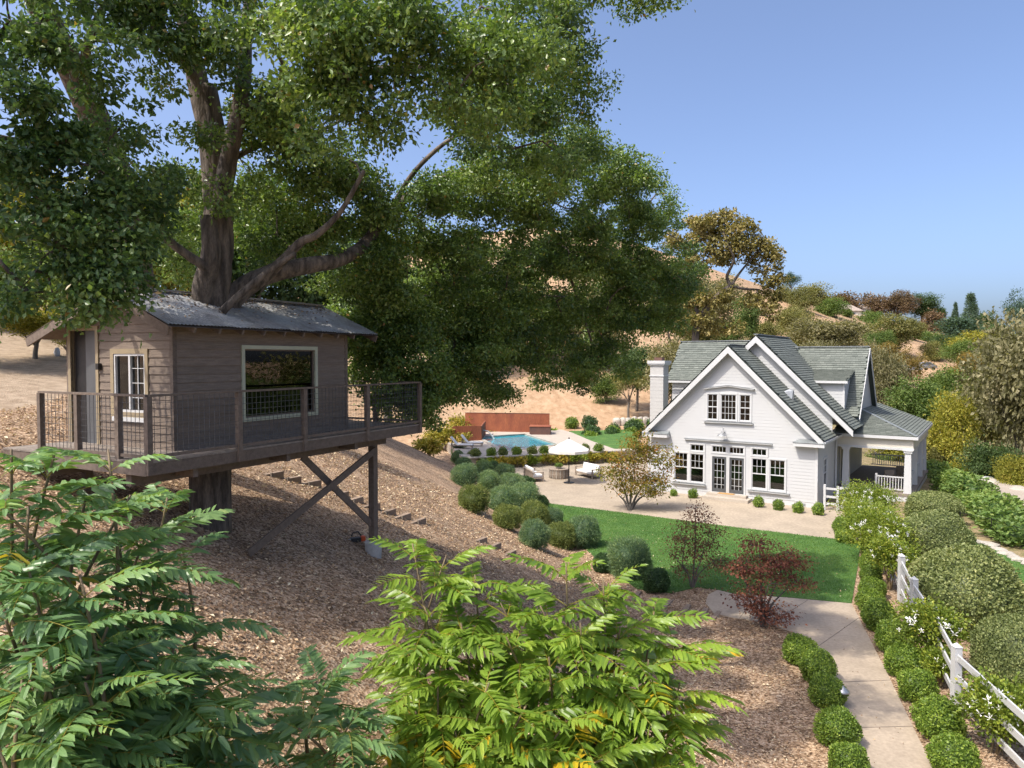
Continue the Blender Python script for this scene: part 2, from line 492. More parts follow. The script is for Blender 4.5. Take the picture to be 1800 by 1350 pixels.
def terrain_mat():
    m, nt, bs, out = new_mat('hillside_ground')
    v = coords(nt, 'Object')
    def attr(n):
        a = nt.nodes.new('ShaderNodeAttribute'); a.attribute_name = n; return a.outputs['Fac']
    def soft(fac, amount=.5, sc=.8):
        n = noise_tex(nt, v, sc, 6)
        mth = nt.nodes.new('ShaderNodeMath'); mth.operation = 'MULTIPLY_ADD'
        nt.links.new(n.outputs[0], mth.inputs[0]); mth.inputs[1].default_value = amount*2; 
        ad = nt.nodes.new('ShaderNodeMath'); ad.operation = 'SUBTRACT'
        nt.links.new(fac, ad.inputs[0]); ad.inputs[1].default_value = amount
        nt.links.new(ad.outputs[0], mth.inputs[2])
        r = ramp(nt, ((.40, (0, 0, 0)), (.6, (1, 1, 1))))
        nt.links.new(mth.outputs[0], r.inputs[0]); return r.outputs[0]
    # mulch: chips
    vo = nt.nodes.new('ShaderNodeTexVoronoi'); vo.inputs['Scale'].default_value = 22; nt.links.new(v, vo.inputs['Vector'])
    r1 = ramp(nt, ((0.0, (.122, .081, .050)), (.35, (.285, .193, .120)), (.7, (.44, .318, .208)), (1, (.58, .46, .33))))
    sep = nt.nodes.new('ShaderNodeSeparateColor'); nt.links.new(vo.outputs['Color'], sep.inputs[0])
    nt.links.new(sep.outputs[0], r1.inputs[0])
    n1 = noise_tex(nt, v, .9, 6)
    r2 = ramp(nt, ((.3, (.62, .6, .6)), (.7, (1.18, 1.12, 1.08)))); nt.links.new(n1.outputs[0], r2.inputs[0])
    mulch = mixc(nt, 1, r1.outputs[0], r2.outputs[0], 'MULTIPLY')
    # gravel track
    n2 = noise_tex(nt, v, 3, 8, .65)
    r3 = ramp(nt, ((.3, (.22, .16, .105)), (.7, (.40, .315, .225)))); nt.links.new(n2.outputs[0], r3.inputs[0])
    # dry grass
    vd = coords(nt, 'Object', (1, .35, 1), (0, 0, .4))
    n3 = noise_tex(nt, vd, 1.1, 9, .7)
    r4 = ramp(nt, ((.25, (.235, .145, .08)), (.5, (.375, .25, .15)), (.75, (.50, .37, .24)))); nt.links.new(n3.outputs[0], r4.inputs[0])
    n3b = noise_tex(nt, v, .035, 5)
    r4b = ramp(nt, ((.35, (.88, .9, .92)), (.65, (1.1, 1.06, 1.02)))); nt.links.new(n3b.outputs[0], r4b.inputs[0])
    dry = mixc(nt, 1, r4.outputs[0], r4b.outputs[0], 'MULTIPLY')
    n4 = noise_tex(nt, v, 1.6, 7, .65)
    r5 = ramp(nt, ((.3, (.10, .12, .04)), (.5, (.24, .19, .10)), (.7, (.36, .27, .18)))); nt.links.new(n4.outputs[0], r5.inputs[0])
    c = mixc(nt, soft(attr('garden')), mulch, r5.outputs[0])
    c = mixc(nt, soft(attr('gravel'), .55), c, r3.outputs[0])
    c = mixc(nt, soft(attr('dry')), c, dry)
    nt.links.new(c, bs.inputs['Base Color'])
    bs.inputs['Roughness'].default_value = .95
    bs.inputs['Specular IOR Level'].default_value = .15
    bump(nt, vo.outputs['Distance'], .6, .03, bs)
    return m
MAT['ground'] = terrain_mat()
tm.materials.append(MAT['ground'])
ground = link('ground', tm); tag(ground, kind='structure')

# ------------------------------------------------------------------ lawn, paving, pool terrace
def lawn_mat():
    m, nt, bs, out = new_mat('lawn_grass')
    v = coords(nt)
    n = noise_tex(nt, v, 1.1, 7, .62)
    r = ramp(nt, ((.28, (.052, .118, .032)), (.5, (.082, .170, .042)), (.72, (.135, .222, .058)))); nt.links.new(n.outputs[0], r.inputs[0])
    n2 = noise_tex(nt, v, 45, 3)
    r2 = ramp(nt, ((.3, (.6, .6, .6)), (.7, (1.25, 1.25, 1.2)))); nt.links.new(n2.outputs[0], r2.inputs[0])
    nt.links.new(mixc(nt, 1, r.outputs[0], r2.outputs[0], 'MULTIPLY'), bs.inputs['Base Color'])
    bs.inputs['Roughness'].default_value = .8; bs.inputs['Specular IOR Level'].default_value = .2
    bump(nt, n2.outputs[0], .8, .03, bs)
    return m
MAT['lawn'] = lawn_mat()
MAT['path'] = M('sand_concrete', (.42, .34, .255), (.34, .275, .205), 1.2, .9, .25, .004, fine=.16)
MAT['patio'] = M('decomposed_granite', (.385, .315, .232), (.31, .255, .188), .8, .95, .3, .006, fine=.22)
MAT['deckstone'] = M('pool_paving', (.44, .38, .31), (.38, .33, .27), 1.5, .85, .15, .003, fine=.12)
MAT['drive'] = M('asphalt_drive', (.40, .34, .28), (.33, .28, .23), 1.1, .95, .3, .008, fine=.2)
def sheet(name, px, z, mat, th=.12, zz=0.0):
    pts = [G(a, b, zz) for a, b in px]
    return tag(B().prism([(p.x, p.y) for p in pts], z-th, z).obj(name, mat), kind='structure')
LAWN_PX = [(955, 884), (1100, 902), (1300, 928), (1513, 953), (1507, 1000), (1497, 1060), (1390, 1050), (1290, 1043), (1262, 1036), (1225, 1032), (1180, 1042), (1120, 1035), (1070, 1000), (1000, 940)]
lawn = sheet('lawn', LAWN_PX, .012, MAT['lawn'])
sheet('patio', [(1513, 953), (1300, 928), (1100, 902), (955, 884), (905, 862), (868, 826), (880, 818), (1060, 806), (1190, 796), (1330, 850), (1470, 893), (1560, 915)], .002, MAT['patio'])
PATH_PX = [(1262, 1037), (1290, 1044), (1390, 1051), (1497, 1061), (1560, 1184), (1640, 1350), (1740, 1560), (1590, 1560), (1515, 1350), (1485, 1265), (1458, 1190), (1430, 1138), (1395, 1112), (1345, 1095), (1290, 1086), (1255, 1078), (1240, 1060), (1245, 1045)]
path = sheet('path', PATH_PX, .006, MAT['path'])
MAT['joint'] = M('path_joint', (.20, .165, .13), (.16, .13, .10), 8, .95, 0)
for (xa, ya), (xb, yb) in (((1300, 1087), (1330, 1047)), ((1352, 1098), (1420, 1055)), ((1433, 1140), (1510, 1086)), ((1462, 1200), (1565, 1196)), ((1490, 1280), (1605, 1277))):
    p0, p1 = G(xa, ya, 0), G(xb, yb, 0)
    B().beam((p0.x, p0.y, .0085), (p1.x, p1.y, .0085), .02, .004).obj('joint', MAT['joint'], path)
sheet('garden_lawn', [(1600, 915), (1698, 950), (1752, 960), (1800, 990), (1900, 1030), (1950, 1230), (1800, 1130), (1720, 1040), (1640, 960)], .01, MAT['lawn'])
sheet('driveway', [(1735, 852), (1752, 872), (1772, 893), (1800, 924), (1900, 985), (2050, 985), (2050, 872), (1900, 868), (1800, 866), (1770, 846)], .01, MAT['drive'])

TER = .8
pool_px = [(842, 768), (922, 763), (980, 781), (888, 793)]
PQ = [G(a, b, TER) for a, b in pool_px]
OQ = [G(a, b, TER) for a, b in ((770, 762), (986, 755), (1120, 792), (815, 806))]
bt = B()
for i in range(4):
    j = (i+1) % 4
    bt.prism([(OQ[i].x, OQ[i].y), (OQ[j].x, OQ[j].y), (PQ[j].x, PQ[j].y), (PQ[i].x, PQ[i].y)], -.3, TER)
tag(bt.obj('pool_terrace', MAT['deckstone']), kind='structure')
pool = empty('swimming_pool', (0, 0, 0), 0, 'turquoise rectangular swimming pool with stone coping below the rust wall', 'pool')
cpg = B()
cen = sum(PQ, Vector())/4
for i in range(4):
    j = (i+1) % 4
    a, b_ = PQ[i], PQ[j]
    n = Vector((-(b_-a).y, (b_-a).x, 0)).normalized()
    if n.dot(cen-a) > 0: n = -n
    L_ = (b_-a).length; k = max(3, int(L_/.9)); d = (b_-a)/L_
    for q in range(k):
        s0 = a + d*(L_*q/k + .008); s1 = a + d*(L_*(q+1)/k - .008)
        B().prism([tuple((s0-n*.03)[:2]), tuple((s1-n*.03)[:2]), tuple((s1+n*.33)[:2]), tuple((s0+n*.33)[:2])], TER+.004, TER+.045).obj('coping_stone', MAT['stone'], pool)
def water_mat():
    m, nt, bs, out = new_mat('pool_water')
    v = coords(nt)
    n = noise_tex(nt, v, 2.6, 4)
    r = ramp(nt, ((.3, (.005, .16, .235)), (.5, (.01, .30, .39)), (.72, (.06, .47, .54)))); nt.links.new(n.outputs[0], r.inputs[0])
    nt.links.new(r.outputs[0], bs.inputs['Base Color'])
    bs.inputs['Roughness'].default_value = .05
    n2 = noise_tex(nt, v, 5, 3); bump(nt, n2.outputs[0], .12, .03, bs)
    return m
B().prism([(p.x, p.y) for p in PQ], TER-.30, TER-.10).obj('water', water_mat(), pool)
# ------------------------------------------------------------------ treehouse (local x along the long wall, y into the cabin)
TH_O = Vector((-6.0, 12.6, 0)); TH_A = math.radians(62.5)
def th_w(x, y, z=0.0):
    c, s = math.cos(TH_A), math.sin(TH_A)
    return Vector((TH_O.x + c*x - s*y, TH_O.y + s*x + c*y, z))
TH = empty('treehouse', TH_O, TH_A, 'brown timber treehouse cabin on stilts with tin roof and wire railed deck', 'treehouse')
DZ = 6.74; LW, DW = 4.55, 3.05
RIDGE_V, RIDGE_Z = 1.25, 9.70
def roof_z(v):
    return RIDGE_Z - .42*(RIDGE_V-v) if v < RIDGE_V else RIDGE_Z - .345*(v-RIDGE_V)
FRONT_WIN = (1.56, 3.51, 7.24, 8.60)
SIDE_WIN = (.73, 1.63, 7.42, 8.50)
DOOR = (2.17, 2.96, DZ+.03, 8.95)
EXPO = .152
def sub_iv(iv, holes):
    out = [iv]
    for a, b in holes:
        nxt = []
        for s, e in out:
            if b <= s or a >= e: nxt.append((s, e)); continue
            if a > s: nxt.append((s, a))
            if b < e: nxt.append((b, e))
        out = nxt
    return out
def plank_wall(name, f, length, top, holes, flip=False):
    """each siding board is an object of its own under the wall"""
    wall = B()
    # sheathing behind the boards, cut round the openings
    zs = sorted({DZ, *[h[2] for h in holes], *[h[3] for h in holes], 8.6})
    n = 30
    for i in range(n):
        t0, t1 = length*i/n, length*(i+1)/n
        tm_ = (t0+t1)/2
        segs = sub_iv((DZ, min(top(t0), top(t1))-.05), [(h[2], h[3]) for h in holes if h[0] < tm_ < h[1]])
        for a, b in segs:
            p = [f(t0, a, -.05), f(t1, a, -.05), f(t1, b, -.05), f(t0, b, -.05)]
            wall.poly(p if not flip else p[::-1])
    w = wall.obj(name, MAT['siding'], TH)
    z = DZ + .02
    while z < max(top(0), top(length), top(RIDGE_V)) - .06:
        z1 = z + EXPO
        ok = [length*i/200 for i in range(201) if top(length*i/200) - .05 > z1 - .03]
        if len(ok) > 2:
            for a, b in sub_iv((ok[0], ok[-1]), [(h[0], h[1]) for h in holes if h[2] < z+.1 and h[3] > z+.05]):
                if b - a < .04: continue
                bb = B()
                o0, o1 = random.uniform(.026, .031), .010
                zt = z1 + .012
                v8 = [f(a, z, 0), f(b, z, 0), f(b, z, o0), f(a, z, o0), f(a, zt, -.012), f(b, zt, -.012), f(b, zt, o1), f(a, zt, o1)]
                bb.v = [tuple(q) for q in v8]
                fs = [(3,2,1,0),(4,5,6,7),(0,1,5,4),(1,2,6,5),(2,3,7,6),(3,0,4,7)]
                bb.f = fs if not flip else [q[::-1] for q in fs]
                bb.obj('siding_board', MAT['siding'], w)
        z = z1
    return w
fF = lambda t, z, o: (t, -o, z)
fL = lambda t, z, o: (-o, t, z)
fBk = lambda t, z, o: (t, DW+o, z)
fR = lambda t, z, o: (LW+o, t, z)
plank_wall('front_wall', fF, LW, lambda t: roof_z(0)-.02, [FRONT_WIN])
plank_wall('door_wall', fL, DW, lambda t: roof_z(t)-.02, [SIDE_WIN, DOOR], True)
BACK_WIN = (1.9, 2.9, 7.3, 8.45)
w = B()
for a, b, c, d in ((0, LW, DZ, 7.3), (0, LW, 8.45, roof_z(DW)-.05), (0, 1.9, 7.3, 8.45), (2.9, LW, 7.3, 8.45)):
    w.box(a, b, DW-.05, DW, c, d)
w.obj('back_wall', MAT['siding'], TH)
w = B()
for i in range(24):
    t0, t1 = DW*i/24, DW*(i+1)/24
    for a, b in sub_iv((DZ, min(roof_z(t0), roof_z(t1))-.06), [(7.3, 8.5)] if .9 < (t0+t1)/2 < 2.2 else []):
        w.box(LW-.05, LW, t0, t1, a, b)
w.obj('end_wall', MAT['siding'], TH)
B().box(.02, LW-.06, .06, DW-.06, DZ+.005, DZ+.03).obj('floor', MAT['timber_grey'], TH)
# corner boards
for x0, y0, zt in ((-.034, -.034, roof_z(0)-.06), (LW-.04, -.034, roof_z(0)-.06), (-.034, DW-.03, roof_z(DW)-.06)):
    B().box(x0, x0+.085, y0, y0+.085, DZ, zt).obj('corner_board', MAT['timber'], TH)

def casing(f, t0, t1, z0, z1, w, o0, o1, mat, name, flip=False, bottom=True):
    b = B()
    def bx(a, c, d, e):
        p, q = f(a, d, o0), f(c, e, o1)
        b.box(min(p[0], q[0]), max(p[0], q[0]), min(p[1], q[1]), max(p[1], q[1]), d, e)
    bx(t0-w, t1+w, z1, z1+w); 
    if bottom: bx(t0-w, t1+w, z0-w, z0)
    bx(t0-w, t0, z0, z1); bx(t1, t1+w, z0, z1)
    return b.obj(name, mat, TH)
def bars(f, lst, o0, o1, mat, parent, name):
    b = B()
    for a, c, d, e in lst:
        p, q = f(a, d, o0), f(c, e, o1)
        b.box(min(p[0], q[0]), max(p[0], q[0]), min(p[1], q[1]), max(p[1], q[1]), d, e)
    return b.obj(name, mat, parent)
t0, t1, z0, z1 = FRONT_WIN
fw = casing(fF, t0, t1, z0, z1, .075, -.03, .05, MAT['ochre_trim'], 'picture_window')
bars(fF, [(t0, t1, z0, z1)], -.03, -.024, MAT['glass'], fw, 'pane')
bars(fF, [(t0, t0+.03, z0, z1), (t1-.03, t1, z0, z1), (t0+.03, t1-.03, z0, z0+.03), (t0+.03, t1-.03, z1-.03, z1)], -.045, -.005, MAT['timber'], fw, 'sash')
t0, t1, z0, z1 = SIDE_WIN
sw = casing(fL, t0, t1, z0, z1, .09, -.03, .045, MAT['tan_trim'], 'side_window')
fr = [(t0, t0+.04, z0, z1), (t1-.04, t1, z0, z1), (t0+.04, t1-.04, z0, z0+.04), (t0+.04, t1-.04, z1-.04, z1), ((t0+t1)/2-.025, (t0+t1)/2+.025, z0+.04, z1-.04)]
bars(fL, fr, -.04, .03, MAT['trim'], sw, 'sash')
bars(fL, [(t0+.04, t1-.04, z0+.04, z1-.04)], -.022, -.016, MAT['glass'], sw, 'pane')
mun = [(t0+.04 + (t1-t0)*.22, t0+.055+(t1-t0)*.22, z0+.04, z1-.04)] + [(t0+.04, (t0+t1)/2-.025, z0+(z1-z0)*k/4-.006, z0+(z1-z0)*k/4+.006) for k in (1, 2, 3)]
bars(fL, mun, -.012, .004, MAT['trim'], sw, 'muntin')
bars(fL, [(t0-.02, t1+.02, z0-.17, z0-.092)], .03, .075, MAT['trim'], sw, 'sill')
t0, t1, z0, z1 = DOOR
dr = casing(fL, t0, t1, z0, z1, .085, -.03, .045, MAT['tan_trim'], 'door_frame', bottom=False)
bars(fL, [(t0, (t0+t1)/2, z0, z1)], -.05, -.02, MAT['door'], dr, 'door_leaf')
bars(fL, [((t0+t1)/2+.02, t1, z0, z1)], -.09, -.05, MAT['metal_dark'], dr, 'sliding_leaf')
B().box(-.10, -.03, 2.0, 2.08, 8.2, 8.32).obj('wall_lamp', MAT['metal_dark'], TH)

# roof: corrugated sheets side by side, barge boards, rafters
RX0, RX1 = -.42, LW+.62
rf = B()
for (va, vb) in ((-.44, RIDGE_V), (RIDGE_V, 3.76)):
    rf.poly([(RX0+.03, va+.02, roof_z(va)-.035), (RX1-.03, va+.02, roof_z(va)-.035), (RX1-.03, vb, roof_z(vb)-.035), (RX0+.03, vb, roof_z(vb)-.035)])
roof = rf.obj('roof', MAT['timber'], TH)
NSH = 8
for side, (va, vb) in enumerate(((-.44, RIDGE_V), (3.76, RIDGE_V))):
    for i in range(NSH):
        a = RX0 + (RX1-RX0)*i/NSH; b_ = RX0 + (RX1-RX0)*(i+1)/NSH + .03
        bb = B(); ns = 44
        lift = .006*(i % 2) + random.uniform(0, .004)
        e = random.uniform(-.02, .02)
        for k in range(ns+1):
            x = a + (b_-a)*k/ns
            dz = .011*math.sin(2*math.pi*x/.076) + lift
            for v in (va + (e if side == 0 else -e), vb):
                bb.v.append((x, v, roof_z(v) + dz))
        for k in range(ns):
            q = (2*k, 2*k+2, 2*k+3, 2*k+1)
            bb.f.append(q if side == 0 else q[::-1])
        bb.obj('roof_sheet', MAT['tin'], roof, True)
B().beam((RX0, RIDGE_V, RIDGE_Z+.035), (RX1, RIDGE_V, RIDGE_Z+.035), .22, .02).obj('ridge_cap', MAT['tin'], roof)
for x in (RX0+.02, RX1-.02):
    for v in (-.44, 3.76):
        B().beam((x, v, roof_z(v)-.11), (x, RIDGE_V, RIDGE_Z-.11), .04, .16).obj('barge_board', MAT['timber'], roof)
for i in range(9):
    x = .15 + i*(LW-.3)/8
    B().beam((x, -.40, roof_z(-.40)-.10), (x, .0, roof_z(0)-.10), .045, .10).obj('rafter_tail', MAT['timber'], roof)

# deck: boards, rim, joists, beams, posts
U0, U1, V0, V1 = -1.15, 6.4, -.83, 3.3
deck = B().box(U0, U1, V0, V0+.045, DZ-.20, DZ-.004).obj('deck', MAT['timber'], TH)
B().box(U0, U0+.045, V0+.047, V1, DZ-.20, DZ-.004).obj('rim_joist', MAT['timber'], deck)
B().box(U1-.045, U1, V0+.047, 2.2, DZ-.20, DZ-.004).obj('rim_joist', MAT['timber'], deck)
v = V0 - .01
while v < V1 - .1:
    u1 = U1 + .01 if v < 2.1 else .4
    B().box(U0-.01, u1, v, v+.136, DZ, DZ+.03 + random.uniform(0, .003)).obj('deck_board', MAT['timber_grey'], deck)
    v += .145
for x in np.arange(U0+.5, U1-.2, .62):
    B().box(x, x+.045, V0+.048, 2.2, DZ-.195, DZ-.006).obj('joist', MAT['timber'], deck)
for yv in (-.25, 2.0):
    B().box(-1.0, 5.75, yv, yv+.14, DZ-.43, DZ-.205).obj('beam', MAT['timber'], deck)
for x in (.35, 2.25, 4.2):
    B().box(x, x+.14, V0+.2, 2.15, DZ-.205-.002, DZ-.202).obj('joist_plate', MAT['timber'], deck)
for x in (-.2, 1.95, 4.0):
    B().box(x, x+.10, V0+.10, -.255, DZ-.36, DZ-.205).obj('joist_block', MAT['timber'], deck)
def th_ground(x, y):
    p = th_w(x, y); return tz(p.x, p.y)
PX, PY = 5.32, -.18
gz = th_ground(PX, PY)
B().box(PX-.08, PX+.08, PY-.08, PY+.08, gz+.28, DZ-.432).obj('post', MAT['timber'], TH)
B().lathe([(.17, -.5), (.19, 0), (.215, .32), (.205, .345)], (PX, PY, gz-.02), 20).obj('concrete_footing', MAT['concrete'], TH, True)
for x, y in ((-.3, 2.07),):
    g2 = th_ground(x, y)
    if DZ-.43-g2 > .1:
        B().box(x-.07, x+.07, y-.07, y+.07, g2-.2, DZ-.432).obj('post', MAT['timber'], TH)
xe = 1.35
B().beam((PX-.05, PY-.13, DZ-.52), (xe, PY-.13, th_ground(xe, PY)+.02), .045, .15).obj('brace', MAT['timber'], TH)
B().beam((PX-.06, PY+.02, gz+.75), (3.05, PY+.10, DZ-.44), .045, .15).obj('brace', MAT['timber'], TH)

# railing
RT = DZ + 1.06
rail_posts = [(U0+.05, V0-.01), (.69, V0-.01), (2.33, V0-.01), (4.30, V0-.01), (U1-.05, V0-.01), (U0+.05, -.10), (U0+.05, 1.0), (U0+.05, 2.08), (U1-.05, .55), (U1-.05, 2.1)]
for x, y in rail_posts:
    B().box(x-.045, x+.045, y-.045, y+.045, DZ-.19 if y < V0+.1 else DZ+.03, RT).obj('rail_post', MAT['timber'], TH)
runs = [((U0+.05, V0-.01), (U1-.05, V0-.01)), ((U0+.05, V0-.01), (U0+.05, 2.08)), ((U1-.05, V0-.01), (U1-.05, 2.1))]
for (xa, ya), (xb, yb) in runs:
    B().beam((xa, ya, RT+.02), (xb, yb, RT+.02), .10, .035).obj('top_rail', MAT['timber'], TH)
    B().beam((xa, ya, DZ+.10), (xb, yb, DZ+.10), .035, .05).obj('bottom_rail', MAT['timber'], TH)
segs = [(0, 1), (1, 2), (2, 3), (3, 4), (0, 5), (5, 6), (6, 7), (4, 8), (8, 9)]
for i, j in segs:
    (xa, ya), (xb, yb) = rail_posts[i], rail_posts[j]
    ln = math.hypot(xb-xa, yb-ya); dx, dy = (xb-xa)/ln, (yb-ya)/ln
    bb = B()
    n = int(ln/.102)
    for k in range(1, n):
        t = k*ln/n
        bb.beam((xa+dx*t, ya+dy*t, DZ+.12), (xa+dx*t, ya+dy*t, RT), .0065, .0065, (dx, dy, 0))
    for k in range(1, 9):
        z = DZ + .12 + (RT-DZ-.12)*k/9
        bb.beam((xa+dx*.05, ya+dy*.05, z), (xb-dx*.05, yb-dy*.05, z), .0065, .0065)
    bb.obj('wire_mesh', MAT['wire'], TH)
# ------------------------------------------------------------------ white farmhouse (local x right along the gable front, y back)
HO = Vector((17.2, 39.8, 0)); HA = math.atan2(-.562, .827)
def hw(x, y, z=0.0):
    c, s = math.cos(HA), math.sin(HA)
    return Vector((HO.x + c*x - s*y, HO.y + s*x + c*y, z))
HS = empty('farmhouse', HO, HA, 'white clapboard farmhouse with steep green shingle gables and corner porch', 'house')
def boards_wall(name, f, ivf, z0, z1, holes, mat, parent, expo=.19, depth=.011, flip=False):
    """clapboards with a lip at every course, cut round the openings"""
    b = B()
    z = z0
    while z < z1 - .01:
        zb = min(z + expo, z1)
        iv = ivf((z+zb)/2)
        iv0 = ivf(z); iv1 = ivf(zb - .001)
        if iv and iv[1] - iv[0] > .02:
            hs = [(h[0], h[1]) for h in holes if h[2] < (z+zb)/2 < h[3]]
            for a, c in sub_iv(iv, hs):
                if c - a < .01: continue
                q = [f(a, z, depth), f(c, z, depth), f(c, zb, 0), f(a, zb, 0)]
                b.poly(q if not flip else q[::-1])
                q = [f(a, z, 0), f(c, z, 0), f(c, z, depth), f(a, z, depth)]
                b.poly(q if not flip else q[::-1])
        z = zb
    return b.obj(name, mat, parent)
def lbox(b, f, a, c, d, e, o0, o1):
    p, q = f(a, d, o0), f(c, e, o1)
    b.box(min(p[0], q[0]), max(p[0], q[0]), min(p[1], q[1]), max(p[1], q[1]), d, e)
def house_window(f, t0, t1, z0, z1, cols, rows, parent, split=None, name='window', dark=False, lower_plain=False):
    """casing with sash, muntins and pane as its pieces; rows: of the whole, or of the upper sash when lower_plain"""
    b = B(); w = .085
    lbox(b, f, t0-w, t1+w, z1, z1+w, -.06, .055)
    lbox(b, f, t0-w, t1+w, z0-w*.8, z0, -.06, .055)
    lbox(b, f, t0-w, t0, z0, z1, -.06, .05); lbox(b, f, t1, t1+w, z0, z1, -.06, .05)
    win = b.obj(name, MAT['trim'], parent)
    b = B(); s = .045
    lbox(b, f, t0, t0+s, z0, z1, -.045, .012); lbox(b, f, t1-s, t1, z0, z1, -.045, .012)
    lbox(b, f, t0+s, t1-s, z0, z0+s, -.045, .012); lbox(b, f, t0+s, t1-s, z1-s, z1, -.045, .012)
    zm = None
    if split:
        zm = z0 + (z1-z0)*split
        lbox(b, f, t0+s, t1-s, zm-.03, zm+.03, -.04, .016)
    b.obj('sash', MAT['door'] if dark else MAT['trim'], win)
    b = B(); m = .011
    za = zm + .03 if (lower_plain and zm) else z0 + s
    for k in range(1, cols):
        x = t0+s + (t1-t0-2*s)*k/cols
        lbox(b, f, x-m, x+m, za, z1-s, -.03, .004)
    for k in range(1, rows):
        z = za + (z1-s-za)*k/rows
        lbox(b, f, t0+s, t1-s, z-m, z+m, -.028, .002)
    if b.v: b.obj('muntin', MAT['trim'], win)
    b = B(); lbox(b, f, t0+s*.5, t1-s*.5, z0+s*.5, z1-s*.5, -.022, -.016); b.obj('pane', MAT['glass'], win)
    return win

# roofs: every shingle is a slab of its own, one part for each slope
def shingle_mat():
    m, nt, bs, out = new_mat('green_shingle')
    at = nt.nodes.new('ShaderNodeAttribute'); at.attribute_name = 'tint'
    r = ramp(nt, ((0, (.090, .103, .088)), (.45, (.143, .158, .136)), (.8, (.19, .205, .176)), (1, (.23, .24, .21))))
    nt.links.new(at.outputs['Fac'], r.inputs[0])
    n = noise_tex(nt, coords(nt), 30, 3)
    r2 = ramp(nt, ((.3, (.82,)*3), (.7, (1.15,)*3))); nt.links.new(n.outputs[0], r2.inputs[0])
    nt.links.new(mixc(nt, 1, r.outputs[0], r2.outputs[0], 'MULTIPLY'), bs.inputs['Base Color'])
    bs.inputs['Roughness'].default_value = .85
    bump(nt, n.outputs[0], .3, .004, bs)
    return m
MAT['shingle'] = shingle_mat()
MAT['underlay'] = M('roof_underlay', (.05, .065, .055), (.04, .05, .045), 6, .9, 0)
def in_poly(x, y, poly):
    c = False
    for i in range(len(poly)):
        (xa, ya), (xb, yb) = poly[i], poly[i-1]
        if (ya > y) != (yb > y) and x < (xb-xa)*(y-ya)/(yb-ya)+xa: c = not c
    return c
def slope(name, poly3, parent, expo=.19, tab=.33):
    """shingled roof plane over poly3 (first edge is the eave)"""
    p = [Vector(q) for q in poly3]
    ex = (p[1]-p[0]).normalized(); nz = ex.cross(p[2]-p[0]).normalized()
    if nz.z < 0: ex = -ex; nz = -nz if nz.z < 0 else nz
    n = nz if nz.z > 0 else -nz
    ey = n.cross(ex).normalized()
    if ey.z < 0: ey = -ey
    o = p[0]
    q2 = [((q-o).dot(ex), (q-o).dot(ey)) for q in p]
    th = .09
    base = B(); base.v = [tuple(q - n*.03) for q in p] + [tuple(q - n*(.03+th)) for q in p]
    k = len(p)
    base.f = [tuple(range(k)), tuple(range(2*k-1, k-1, -1))] + [(i, k+i, k+(i+1) % k, (i+1) % k) for i in range(k)]
    par = base.obj(name, MAT['underlay'], parent)
    x0, x1 = min(a for a, _ in q2), max(a for a, _ in q2); y1 = max(c for _, c in q2)
    V, F, T = [], [], []
    j = 0
    y = 0.0
    while y < y1:
        x = x0 - tab*random.random()
        while x < x1:
            wd = tab*random.uniform(.85, 1.15)
            cx, cy = x+wd/2, y+expo/2
            if in_poly(cx, min(cy, y1-.01), q2):
                xa, xb = max(x+.004, x0), min(x+wd-.004, x1)
                # keep the ends inside the outline
                if not in_poly(xa+.02, cy, q2): xa = cx-.02
                if not in_poly(xb-.02, cy, q2): xb = cx+.02
                ya = y + random.uniform(-.012, .004); yb = min(y+expo*1.25, y1)
                up0 = .045 + random.uniform(0, .012)
                b = len(V)
                for (u, v, h) in ((xa, ya, up0), (xb, ya, up0), (xb, yb, .004), (xa, yb, .004), (xa, ya, -.02), (xb, ya, -.02)):
                    V.append(tuple(o + ex*u + ey*v + n*h))
                F += [(b, b+1, b+2, b+3), (b+4, b+5, b+1, b)]
                T += [min(1, max(0, random.gauss(.38, .12)))]*6
            x += wd
        y += expo
    me = bpy.data.meshes.new('shingles'); me.from_pydata(V, [], F); me.materials.append(MAT['shingle'])
    at = me.attributes.new('tint', 'FLOAT', 'POINT'); at.data.foreach_set('value', T)
    me.update()
    # normals outwards
    sh = link('shingles', me, par); sh['kind'] = 'stuff'
    return par

# ---- front gable
FW = lambda t, z, o: (-t, -o, z)
FAP = 9.25
def front_iv(z):
    a = max(0, 5-(9.05-z)); b = min(10, 5+(9.05-z))
    return (a, b) if b > a else None
WINS = [(6.55, 7.40, .80, 2.56), (7.57, 8.42, .80, 2.56), (2.80, 3.65, .76, 2.56), (1.76, 2.62, .76, 2.56)]
TRANS = [(6.55, 7.40, 2.74, 3.14), (2.80, 3.65, 2.74, 3.14), (5.16, 6.04, 2.74, 3.14), (4.12, 5.0, 2.74, 3.14)]
DOORS = [(5.15, 6.02, .34, 2.50), (4.10, 4.97, .34, 2.50)]
UPS = [(5.73, 6.35, 4.74, 6.28), (4.60, 5.53, 4.74, 6.28), (3.77, 4.40, 4.74, 6.28)]
front = boards_wall('front_wall', FW, front_iv, .28, 9.0, WINS + TRANS + DOORS + UPS, MAT['white'], HS)
b = B(); b.box(-10.02, .02, -.035, .0, -.1, .26); b.obj('plinth', MAT['trim'], HS)
for xv in (.62, 1.95, 2.9):
    B().box(-xv-.45, -xv, -.05, -.036, .05, .2).obj('foundation_vent', MAT['lead'], HS)
for t0, t1, z0, z1 in WINS: house_window(FW, t0, t1, z0, z1, 3, 2, HS, .5, 'window', lower_plain=True)
for t0, t1, z0, z1 in TRANS: house_window(FW, t0, t1, z0, z1, 3 if z1 and t0 not in (5.16, 4.12) else 4, 1, HS, None, 'transom_window')
